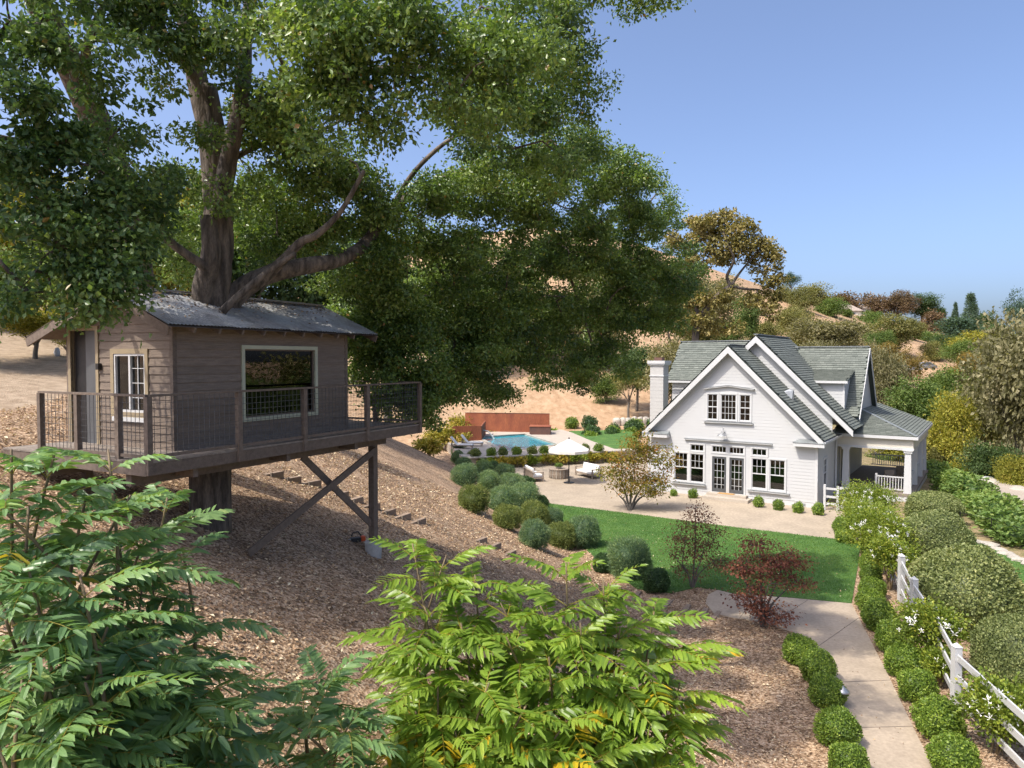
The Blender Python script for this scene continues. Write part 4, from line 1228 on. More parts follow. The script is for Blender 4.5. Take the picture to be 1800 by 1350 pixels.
lob2 = lobes_px(spec2, 5.6, .0028, 210)
build_oak(oak2, limbs2, lob2, 'oak_dark', 210, .36, .105, .064, 12, twig_frac=.7, droop=.3, yellow=.008, tint_c=.16)
# ------------------------------------------------------------------ clipped shrubs
def ico(sub=2):
    import bmesh
    bm = bmesh.new(); bmesh.ops.create_icosphere(bm, subdivisions=sub, radius=1)
    v = np.array([q.co[:] for q in bm.verts]); f = np.array([[q.index for q in p.verts] for p in bm.faces]); bm.free()
    return v, f
ICV, ICF = ico(3)
def lump(d, ph, amp):
    return 1 + amp*(np.sin(d[:, 0]*4.1+ph)*np.cos(d[:, 1]*3.7+ph*2) + .6*np.sin(d[:, 2]*6.3+ph*3+d[:, 0]*2) + .45*np.sin(d[:, 0]*11+d[:, 1]*9+ph))
def ball_mesh(name, n, L, W, seed, amp=.05, spiky=.3, core=.86, low=-.75, base=.5, var=.16, yellow=0, layers=.14):
    rng = np.random.default_rng(seed)
    d = rnd_unit(int(n*1.25), rng); d = d[d[:, 2] > low][:n]
    r = lump(d, seed*1.3, amp)*(1 - layers*rng.random(len(d))**1.6 + .03*rng.random(len(d)) + .09*(rng.random(len(d)) < .05)*rng.random(len(d)))
    C = d*r[:, None]
    ax = unit(d*spiky + rng.normal(size=d.shape)*.6 + np.array((0, 0, .15)))
    nr = unit(d + rng.normal(size=d.shape)*.55)
    patch = np.sin(d[:, 0]*5+seed)*np.cos(d[:, 1]*4.3+seed*2)*np.sin(d[:, 2]*3.9)*.16
    t = np.clip(base + patch + rng.normal(size=len(d))*var, 0, .9)
    if yellow: t = np.where(rng.random(len(d)) < yellow, .97, t)
    cv = ICV*(lump(ICV, seed*1.3, amp)*core)[:, None]
    cv[:, 2] = np.maximum(cv[:, 2], low)
    return leaf_mesh(name, C, ax, nr, L*(1+rng.normal(size=len(d))*.2).clip(.5, 1.5), W*(1+rng.normal(size=len(d))*.2).clip(.5, 1.5), t, .2, (cv, ICF, .12))
LEAF['box'] = leaf_mat('boxwood_leaf', ((0, (0.056, 0.106, 0.018)), (.4, (0.130, 0.221, 0.033)), (.7, (0.250, 0.354, 0.052)), (.9, (0.400, 0.499, 0.091)), (1, (0.600, 0.575, 0.146))), .45, .32, .4, .14)
LEAF['rosemary'] = leaf_mat('grey_green_needle', ((0, (0.059, 0.110, 0.061)), (.4, (0.133, 0.225, 0.114)), (.7, (0.245, 0.343, 0.169)), (.9, (0.413, 0.496, 0.214)), (1, (0.589, 0.629, 0.184))), .55, .32, .3, .18)
LEAF['rosemary_y'] = leaf_mat('yellow_green_needle', ((0, (0.058, 0.085, 0.023)), (.4, (0.130, 0.176, 0.052)), (.7, (0.240, 0.280, 0.085)), (.9, (0.351, 0.377, 0.117)), (1, (0.442, 0.442, 0.156))), .55, .32, .3, .12)
LEAF['hedge'] = leaf_mat('hedge_leaf', ((0, (0.084, 0.114, 0.044)), (.4, (0.185, 0.228, 0.083)), (.7, (0.316, 0.356, 0.139)), (.9, (0.475, 0.486, 0.218)), (1, (0.589, 0.414, 0.277))), .5, .32, .35, .10)
LEAF['dark'] = leaf_mat('dark_shrub_leaf', ((0, (0.021, 0.050, 0.020)), (.4, (0.045, 0.098, 0.034)), (.7, (0.084, 0.154, 0.048)), (1, (0.140, 0.210, 0.070))), .45, .32, .4, .12)
BOX = [ball_mesh('boxwood', 4600, .115, .075, 20+i, .085, .3) for i in range(4)]
ROS = [ball_mesh('needle_ball', 6500, .17, .026, 30+i, .10, 1.1, .84, layers=.20) for i in range(4)]
HED = [ball_mesh('hedge_dome', 15000, .062, .040, 40+i, .06, .4, .92, layers=.08) for i in range(3)]
SML = [ball_mesh('small_shrub', 900, .24, .14, 50+i, .12, .5, .72, layers=.3) for i in range(3)]
def ball(name, meshes, i, c, rx, ry, rz, mat, label, cat, group, zlow=None):
    """clipped ball: foliage over a short woody stem, standing on the ground"""
    g = tz(c[0], c[1]) if zlow is None else zlow
    e = empty(name, (c[0], c[1], g), (i*2.399) % 6.28, label, cat, group)
    f = link('foliage', meshes[i % len(meshes)], e)
    if len(f.data.materials) == 0: f.data.materials.append(mat)
    own_mat(f, mat)
    f.scale = (rx, ry, rz); f.location = (0, 0, rz*.78)
    st = link('stem', STEM, e); st.scale = (max(rx, .3)*.2,)*2 + (rz*.8,)
    return e
STEM = B().lathe([(.5, -.3), (.35, .3), (.3, 1)], (0, 0, 0), 7).mesh('stem', MAT['bark_grey'])
ORD = ['first', 'second', 'third', 'fourth', 'fifth', 'sixth', 'seventh', 'eighth', 'ninth', 'tenth', 'eleventh', 'twelfth', 'thirteenth', 'fourteenth', 'fifteenth', 'sixteenth', 'seventeenth', 'eighteenth', 'nineteenth', 'twentieth', 'twenty-first', 'twenty-second', 'twenty-third', 'twenty-fourth']
# -- grey-green balls on the bank, nearest the pool first
bank = [(807, 793, 12, 'r'), (806, 805, 12, 'r'), (815, 817, 13, 'r'), (833, 805, 13, 'y'), (817, 837, 21, 'r'), (850, 827, 17, 'r'), (887, 832, 17, 'r'), (860, 848, 19, 'r'), (900, 853, 21, 'r'), (926, 850, 13, 'd'), (833, 878, 25, 'y'), (884, 881, 25, 'r'), (921, 875, 25, 'r'), (951, 884, 13, 'd'), (891, 910, 23, 'y'), (939, 908, 25, 'Y'), (972, 910, 17, 'r'), (940, 941, 25, 'r'), (988, 942, 24, 'y'), (1026, 937, 28, 'r'), (1106, 983, 35, 'r'), (1060, 990, 17, 'd'), (1153, 1021, 22, 'd'), (868, 822, 11, 'd')]
HOW = {'r': 'grey-green', 'y': 'olive-tipped', 'Y': 'bright yellow-green', 'd': 'dark green'}
for i, (px, py, r, k) in enumerate(bank):
    p = hit(px, py + r*.8)
    rm = r*p.y/1250
    lab = {20: 'large grey-green shrub ball at the lawn edge nearest the thin maple', 22: 'low dark shrub mound beside the mulch bed under the thin maple', 21: 'dark shrub tucked left of the large grey-green ball'}.get(i, f'{HOW[k]} clipped ball on the bank, {ORD[i]} counting from the pool')
    ball('ball_shrub', ROS if k != 'd' else BOX, i, p, rm*1.04, rm*1.04, rm*1.02, LEAF['rosemary' if k == 'r' else 'rosemary_y' if k in 'yY' else 'dark'], lab, 'shrub', 'clipped balls on the bank')
# -- boxwood along the fence side of the path, gate first
row = [(1501, 897, 16), (1482, 925, 20), (1485, 940, 18), (1531, 902, 15), (1533, 919, 18), (1534, 943, 17), (1531, 962, 19), (1531, 989, 22), (1531, 1009, 20), (1533, 1033, 24), (1529, 1055, 25), (1545, 1082, 32), (1571, 1121, 33), (1588, 1160, 34), (1612, 1202, 36), (1649, 1261, 44), (1676, 1325, 44)]
for i, (px, py, r) in enumerate(row):
    p = G(px, py + r*.72, 0); rm = r*p.y/1250
    rm *= .9
    ball('boxwood_ball', BOX, i, p, rm*random.uniform(.94, 1.05), rm, rm*random.uniform(.86, 1.0), LEAF['box'], f'boxwood ball on the fence side of the path, {ORD[i]} from the white gate', 'shrub', 'boxwood balls along the path')
row2 = [(1405, 1141, 30), (1437, 1172, 32), (1453, 1214, 33), (1473, 1280, 38), (1492, 1338, 36)]
for i, (px, py, r) in enumerate(row2):
    p = G(px, py + r*.72, 0); rm = r*p.y/1250
    rm *= .93
    ball('boxwood_ball', BOX, i+2, p, rm*random.uniform(.94, 1.05), rm, rm*random.uniform(.88, 1.0), LEAF['box'], f'boxwood ball on the mulch side of the path, {ORD[i]} from the red maple', 'shrub', 'boxwood balls along the path')
row3 = [(1218, 869, 8), (1184, 867, 6), (1333, 884, 9), (1368, 889, 9), (1403, 894, 9), (1438, 897, 10)]
for i, (px, py, r) in enumerate(sorted(row3)):
    p = G(px, py + r*.8, 0); rm = r*p.y/1250
    ball('boxwood_seedling', SML, i, p, rm, rm, rm*1.15, LEAF['box'], f'small boxwood against the white house front, {ORD[i]} from the left', 'shrub', 'small boxwoods at the house front')
# -- large hedge domes beyond the fence
for i, (px, py, rx, ry, lab) in enumerate(((1640, 898, 44, 30, 'clipped hedge dome furthest back, beside the porch'), (1644, 952, 57, 45, 'second hedge dome from the porch, behind the white roses'), (1699, 1048, 86, 74, 'largest clipped hedge dome, half in shade beside the fence'), (1785, 1165, 66, 72, 'clipped hedge dome at the right edge of the picture'))):
    p = G(px, py + ry*.75, 0); k = p.y/1250
    ball('hedge_dome', HED, i, p, rx*k, rx*k, ry*k*1.08, LEAF['hedge'], lab, 'hedge', 'hedge domes behind the fence')
# -- little row on the pool terrace
for i in range(10):
    px = 836 + i*24 + (4 if i % 3 == 1 else 0); py = 799 - i*.9
    p = G(px, py+4, TER); rm = 8.5*p.y/1250
    ball('terrace_shrub', SML, i, p, rm, rm, rm, LEAF['box' if i % 2 else 'rosemary_y'], f'round shrub in front of the pool, {ORD[i]} from the left', 'shrub', 'row of shrubs in front of the pool', TER)

# ------------------------------------------------------------------ loose shrubs, vines, roses
LEAF['rose'] = leaf_mat('rose_leaf', ((0, (0.070, 0.119, 0.017)), (.4, (0.161, 0.231, 0.031)), (.7, (0.280, 0.336, 0.045)), (.88, (0.406, 0.406, 0.063)), (1, (0.560, 0.392, 0.042))), .45, .3, .35)
LEAF['gold'] = leaf_mat('golden_leaf', ((0, (0.126, 0.147, 0.021)), (.4, (0.308, 0.287, 0.042)), (.7, (0.504, 0.392, 0.084)), (.9, (0.630, 0.420, 0.182)), (1, (0.630, 0.350, 0.210))), .55, .3, .3)
LEAF['maple_red'] = leaf_mat('burgundy_leaf', ((0, (0.088, 0.035, 0.033)), (.4, (0.176, 0.069, 0.055)), (.7, (0.293, 0.121, 0.078)), (.9, (0.429, 0.197, 0.111)), (1, (0.585, 0.218, 0.093))), .65, .3, .15)
LEAF['maple_or'] = leaf_mat('turning_maple_leaf', ((0, (0.100, 0.123, 0.017)), (.35, (0.191, 0.188, 0.030)), (.6, (0.280, 0.177, 0.039)), (.88, (0.331, 0.135, 0.039)), (1, (0.421, 0.118, 0.039))), .65, .35, .15)
LEAF['ground'] = leaf_mat('groundcover_leaf', ((0, (0.050, 0.101, 0.025)), (.4, (0.126, 0.210, 0.050)), (.7, (0.227, 0.319, 0.084)), (1, (0.403, 0.437, 0.151))), .5, .32, .3)
MAT['petal'] = M('white_petal', (.86, .85, .80), (.78, .76, .70), 12, .6, 0)
def loose(name, c, r, n, L, W, mat, label, cat, group, seed, stems=5, z0=None, flowers=0, nclump=14):
    rng = np.random.default_rng(seed)
    g = tz(c[0], c[1]) if z0 is None else z0
    e = empty(name, (c[0], c[1], g), 0, label, cat, group)
    h = r[2]
    cc = rnd_unit(nclump, rng)*np.array((r[0], r[1], h*.5))*(.45+.5*rng.random((nclump, 1))) + np.array((0, 0, h*1.02))
    cc[:, 2] = np.maximum(cc[:, 2], h*.25)
    b = B()
    for k in range(min(nclump, stems+4)):
        b.tube([(rng.normal()*.08*r[0], rng.normal()*.08*r[1], -.05), tuple(cc[k]*np.array((.5, .5, .55))), tuple(cc[k])], [.022, .016, .006], 5, False)
    b.obj('stems', MAT['stem'], e)
    foliage('foliage', cc, unit(cc - np.array((0, 0, h*.7))), n//nclump, min(r)*.28, L, W, LEAF[mat], e, rng, droop=.1, tint_c=.12)
    if flowers:
        fb = B(); 
        for k in range(flowers):
            d = rnd_unit(1, rng)[0]; d[2] = abs(d[2])*.7 + .05; d[1] = -abs(d[1])
            p = d*np.array((r[0]*1.02, r[1]*1.02, h*.62)) + np.array((0, 0, h*.95))
            s = rng.uniform(.05, .085)
            for q in range(5):
                a = q*1.257 + rng.random(); u = np.array((math.cos(a), math.sin(a)*.6, math.sin(a)*.6+.3))
                fb.poly([p, p+u*s+np.array((.3*s, 0, 0)), p+u*s*1.5, p+u*s-np.array((.3*s, 0, 0))])
        fb.obj('blossoms', MAT['petal'], e)
    return e
for i, (x, y, r, h, n, fl, lab) in enumerate(((17.7, 35.3, 1.25, 2.15, 9500, 26, 'white rose bush beside the gate, nearest the house'), (16.4, 32.2, 1.05, 1.95, 7500, 14, 'white rose bush leaning over the boxwood row below the gate'), (15.1, 29.1, 1.15, 2.1, 8500, 24, 'white rose bush climbing the fence in front of the second hedge dome'), (13.75, 25.7, .85, 2.0, 6000, 14, 'tall thin rose with bare stems beside the second fence post'), (11.2, 18.95, .80, 1.85, 6500, 16, 'yellow-green rose climbing the fence in front of the largest hedge dome'), (11.05, 18.0, .42, .9, 2400, 4, 'small thin rose at the foot of the fence by the middle post'), (10.4, 14.9, .75, 1.6, 6500, 24, 'white rose bush on the fence at the lower right corner'))):
    loose('rose_bush', Vector((x, y, 0)), (r, r*.85, h*.62), n, .085, .055, 'rose', lab, 'rose bush', 'white roses on the fence', 60+i, flowers=fl, nclump=40)
for i, (px, py, rx, hh, lab) in enumerate(((812, 745, 34, 34, 'yellow bush behind the left end of the rust wall'), (775, 760, 34, 40, 'big golden bush left of the pool loungers'), (800, 778, 26, 30, 'golden bush nearest the loungers'), (755, 790, 22, 26, 'golden bush at the top of the bank left of the pool'), (850, 728, 34, 16, 'golden bush rising over the rust wall'), (900, 726, 18, 14, 'green shrub just behind the middle of the rust wall'), (968, 748, 8, 12, 'small green shrub at the right end of the rust wall'))):
    p = hit(px, py+hh*.4) if py > 770 else P(px, py, 76 if py < 750 else 66); k = p.y/1250
    loose('bush', p, (rx*k, rx*k, hh*k*.62), 1500, .26, .15, 'gold' if 'green' not in lab else 'box', lab, 'shrub', 'bushes round the pool', 80+i, nclump=20)
for i in range(9):
    px = 856 + i*26; p = G(px, 818-i*1.2, .05); k = p.y/1250
    p.y = OQ[3].y + (p.x-OQ[3].x)*(OQ[2].y-OQ[3].y)/(OQ[2].x-OQ[3].x) - .5
    loose('vine', p, (17*k, .35, .52), 700, .16, .10, 'gold' if i % 3 else 'rose', f'golden vine against the pool terrace wall, {ORD[i]} from the left', 'vine', 'vines on the terrace wall', 100+i, nclump=14)
# ---- planting right of the pool
_o = sorted(range(16), key=lambda i: 1005 + (i*37) % 150)
RK_G = {k: n for n, k in enumerate(_o)}
for i in range(16):
    px = 1005 + (i*37) % 150; py = 735 + (i*17) % 22
    p = P(px, py, 82 - (py-735)*.55); g = tz(p.x, p.y); r = random.uniform(.5, .95)
    ball('garden_shrub', SML, i, p, r, r, r, LEAF['dark' if i % 3 else 'box'], f'low {"dark" if i % 3 else "bright"} green shrub right of the pool, {ORD[RK_G[i]]} from the left in the mulch bed', 'shrub', 'shrubs in the bed right of the pool')
# ---- ground cover rows right of the house
for i in range(14):
    px = 1640 + (i % 7)*22 + (i//7)*24; py = 842 + (i % 7)*17 + (i//7)*30
    p = G(px, py, -.4); r = random.uniform(.7, 1.1)
    ball('groundcover_mound', SML, i, p, r*1.3, r*1.1, r*.75, LEAF['ground'], f'ground cover mound in the {"row nearer the domes" if i < 7 else "row nearer the driveway"}, {ORD[i % 7]} from the house', 'shrub', 'ground cover mounds on the right slope')

# ------------------------------------------------------------------ maples
def maple(name, base, tips, r0, mat, label, seed, n, L=.07, W=.05, sig=.22, fl=.35, lobes=None):
    rng = np.random.default_rng(seed)
    e = empty(name, (0, 0, 0), 0, label, 'tree', 'japanese maples')
    b = B(); nodes = []
    base = Vector(base)
    for t in tips:
        t = Vector(t); mid = base.lerp(t, .45) + Vector((rng.normal()*.1, rng.normal()*.1, .15))
        nodes += limb(b, [base - Vector((0, 0, .1)), base.lerp(mid, .5) + Vector((0, 0, .1)), mid, t], r0, .012, 7, 4)
    cc, out, _ = clumps(lobes, rng, .3)
    tw = B(); twigs(tw, nodes, cc, rng, .018, 1, 4, .05)
    b.obj('trunk', MAT['bark_grey'], e, True); tw.obj('branches', MAT['bark_grey'], e, True)['kind'] = 'stuff'
    foliage('crown', cc, out, n, sig, L, W, LEAF[mat], e, rng, droop=.45, flat=fl, up=1.2, tint_c=.16)
def maple_lobes(spec, Y, k=1.0):
    out = []
    for px, py, rx, ry, n in spec:
        c = P(px, py, Y); s = Y/1250
        out.append((c.x, c.y, c.z, rx*s, rx*s*.9, ry*s, n))
    return out
p = G(1107, 897, 0)
maple('maple_tree', p, [P(1085, 810, 42), P(1120, 780, 43), P(1145, 820, 41.5), P(1070, 850, 41.5), P(1160, 850, 42.5), P(1110, 830, 41)], .09, 'maple_or', 'orange and green maple in front of the white house', 5, 50, .12, .09, .30, .4,
      maple_lobes([(1130, 775, 28, 18, 15), (1098, 800, 32, 20, 18), (1152, 800, 30, 20, 16), (1080, 832, 22, 18, 12), (1120, 835, 36, 20, 20), (1160, 838, 24, 20, 12), (1100, 860, 30, 12, 11), (1145, 862, 26, 11, 10), (1178, 812, 10, 20, 5)], p.y))
p = G(1217, 1033, 0)
maple('maple_tree', p, [P(1222, 900, p.y), P(1205, 950, p.y), P(1240, 955, p.y+.4), P(1255, 985, p.y), P(1190, 985, p.y-.3)], .045, 'maple_red', 'slender burgundy maple standing at the near edge of the lawn', 6, 46, .075, .05, .2, .5,
      maple_lobes([(1225, 905, 22, 22, 12), (1205, 940, 28, 20, 14), (1245, 945, 24, 22, 12), (1220, 975, 34, 20, 14), (1262, 985, 22, 12, 8), (1188, 968, 14, 18, 5), (1215, 1005, 26, 10, 5)], p.y))
p = G(1340, 1100, 0)
maple('maple_tree', p, [P(1335, 960, p.y), P(1300, 1000, p.y), P(1380, 985, p.y+.3), P(1400, 1020, p.y), P(1350, 1030, p.y-.4), P(1320, 1060, p.y)], .06, 'maple_red', 'wide burgundy maple between the lawn and the concrete path', 7, 46, .08, .055, .2, .35,
      maple_lobes([(1335, 950, 24, 16, 10), (1320, 985, 34, 18, 16), (1365, 975, 36, 18, 16), (1395, 995, 26, 18, 12), (1300, 1000, 22, 10, 7), (1345, 1020, 48, 18, 20), (1400, 1025, 22, 10, 6), (1320, 1045, 30, 12, 10), (1355, 1075, 34, 14, 16), (1335, 1065, 26, 12, 8)], p.y))
# ------------------------------------------------------------------ trees beyond
def crown_mesh(name, seed, nlobe, nclump, per, sig, L, W, squash=1.0, conifer=False, shell=.35):
    rng = np.random.default_rng(seed)
    if conifer:
        cc, out = [], []
        for k in range(nclump):
            h = rng.random()**.8; a = rng.random()*6.283; r = (1-h)*.95*(.55+.45*rng.random()) + .03
            cc.append((r*math.cos(a), r*math.sin(a), h*2-1 - r*.12)); out.append((math.cos(a), math.sin(a), -.15))
        cc, out = np.array(cc), np.array(out)
    else:
        lob = []
        for k in range(nlobe):
            d = rnd_unit(1, rng)[0]; q = rng.uniform(.30, .62)
            s = rng.uniform(.32, .5)
            lob.append((d[0]*q, d[1]*q, d[2]*q*.9 + .05, s, s, s*squash, round(nclump/nlobe)))
        lob.append((0, 0, 0, .55, .55, .5, nclump//5))
        cc, out, _ = clumps(lob, rng, shell)
    k = np.repeat(np.arange(len(cc)), per)
    off = rng.normal(size=(len(k), 3))*sig*np.array((1, 1, .75))
    pos = cc[k]+off
    ax = unit(unit(off)*.7 + out[k]*.5 + rng.normal(size=(len(k), 3))*.5 + np.array((0, 0, -.2)))
    nr = unit(rng.normal(size=(len(k), 3))*.6 + out[k]*.5 + np.array((0, 0, .5)))
    t = np.clip(.48 + (rng.normal(size=len(cc))*.16)[k] + rng.normal(size=len(k))*.14, 0, 1)
    me = leaf_mesh(name, pos, ax, nr, L*(1+rng.normal(size=len(k))*.25).clip(.5, 1.6), W*(1+rng.normal(size=len(k))*.25).clip(.5, 1.6), t)
    me.materials.append(LEAF['oak'])
    return me
def trunk_mesh(seed):
    rng = np.random.default_rng(seed); b = B()
    limb(b, [(0, 0, 0), (.02, .01, .4), (.05, -.03, .75), (0, 0, 1.0)], .085, .05, 7, 3)
    for k in range(6):
        a = k*2.4 + rng.random(); r = rng.uniform(.35, .75)
        z0 = rng.uniform(.55, .95)
        limb(b, [(.02, 0, z0), (r*.5*math.cos(a), r*.5*math.sin(a), z0+.3), (r*math.cos(a), r*math.sin(a), z0+rng.uniform(.5, .9))], .035, .008, 5, 3)
    return b.mesh('trunk', MAT['bark_grey'], True)
def leafset(name, a, b, c, d, tr=.35):
    LEAF[name] = leaf_mat(name, ((0, a), (.4, b), (.7, c), (1, d)), .55, tr, .25, .10)
leafset('olive', (0.084, 0.095, 0.031), (0.165, 0.171, 0.056), (0.245, 0.238, 0.087), (0.364, 0.322, 0.140))
leafset('brown', (0.077, 0.053, 0.034), (0.147, 0.101, 0.063), (0.210, 0.147, 0.091), (0.294, 0.210, 0.126))
leafset('midgreen', (0.050, 0.087, 0.025), (0.105, 0.165, 0.042), (0.168, 0.238, 0.063), (0.266, 0.308, 0.098))
leafset('deepgreen', (0.031, 0.062, 0.025), (0.063, 0.109, 0.039), (0.105, 0.161, 0.056), (0.168, 0.224, 0.084))
leafset('yellowgreen', (0.119, 0.133, 0.022), (0.238, 0.245, 0.039), (0.350, 0.329, 0.059), (0.504, 0.392, 0.084))
leafset('goldbrown', (0.119, 0.092, 0.028), (0.231, 0.175, 0.049), (0.336, 0.238, 0.070), (0.462, 0.280, 0.098))
leafset('greyolive', (0.098, 0.098, 0.048), (0.189, 0.182, 0.092), (0.280, 0.259, 0.140), (0.392, 0.350, 0.210))
leafset('bluegreen', (0.031, 0.063, 0.042), (0.063, 0.109, 0.073), (0.098, 0.154, 0.101), (0.154, 0.210, 0.126))
CR_A = [crown_mesh('crown_near', 400+i, 10, 170, 55, .10, .062, .040) for i in range(4)]
CR_B = [crown_mesh('crown_far', 420+i, 9, 80, 34, .13, .12, .08) for i in range(4)]
CR_S = [crown_mesh('crown_sparse', 440+i, 12, 80, 60, .085, .055, .036, .7, shell=.6) for i in range(2)]
CR_C = [crown_mesh('crown_conifer', 460+i, 0, 150, 40, .07, .13, .035, conifer=True) for i in range(2)]
TRK = [trunk_mesh(480+i) for i in range(3)]
CTR = B().lathe([(.06, 0), (.03, .6), (.006, 1)], (0, 0, 0), 7).mesh('trunk', MAT['bark_grey'], True)
_n = [0]
def bg_tree(px, top, bot, Y, w, mat, label, kind='A', depth=1.0, name='tree', group='trees behind the house', cat='tree'):
    i = _n[0]; _n[0] += 1
    c = P(px, (top+bot)/2, Y); k = Y/1250
    rx, rz = w/2*k, (bot-top)/2*k
    g = tz(c.x, c.y)
    e = empty(name, (c.x, c.y, g), (i*1.7) % 6.28, label, cat, group)
    me = {'A': CR_A, 'B': CR_B, 'S': CR_S, 'C': CR_C}[kind]
    f = link('crown', me[i % len(me)], e); own_mat(f, LEAF[mat])
    f.scale = (rx*1.08, rx*depth, rz*1.1); f.location = (0, 0, c.z-g)
    ht = max(.6, c.z-g)
    t = link('trunk', CTR if kind == 'C' else TRK[i % 3], e)
    if kind == 'C': t.scale = (rx*1.5, rx*1.5, ht+rz)
    else: t.scale = (max(rx, .5)*.75, max(rx, .5)*.75, max(.3, (ht + rz*.45)/1.8)); 
    t.location = (0, 0, -.15)
    return e
RG = 'trees along the ridge'
for a in (
    (1390, 474, 516, 250, 42, 'bluegreen', 'lone grey-green tree on the skyline right of the valley oak', 'S'),
    (1430, 498, 562, 220, 84, 'olive', 'olive tree on the skyline next to the lone grey-green one', 'A'),
    (1487, 511, 556, 280, 72, 'brown', 'dark brown tree on the ridge left of the far white house', 'B'),
    (1532, 513, 560, 285, 54, 'brown', 'brown tree on the ridge just right of the far white house', 'B'),
    (1577, 509, 562, 290, 76, 'brown', 'widest reddish-brown tree on the ridge', 'A'),
    (1622, 515, 564, 292, 66, 'deepgreen', 'green tree on the ridge right of the reddish-brown one', 'A'),
    (1655, 538, 562, 295, 22, 'deepgreen', 'small round tree at the right end of the ridge', 'B'),
): bg_tree(*a, group=RG)
for a in (
    (1706, 522, 585, 240, 46, 'bluegreen', 'tall dark conifer on the skyline at the right', 'C'),
    (1679, 536, 580, 245, 22, 'bluegreen', 'smaller conifer left of the tall one', 'C'),
): bg_tree(*a, group='conifers on the skyline', name='conifer')
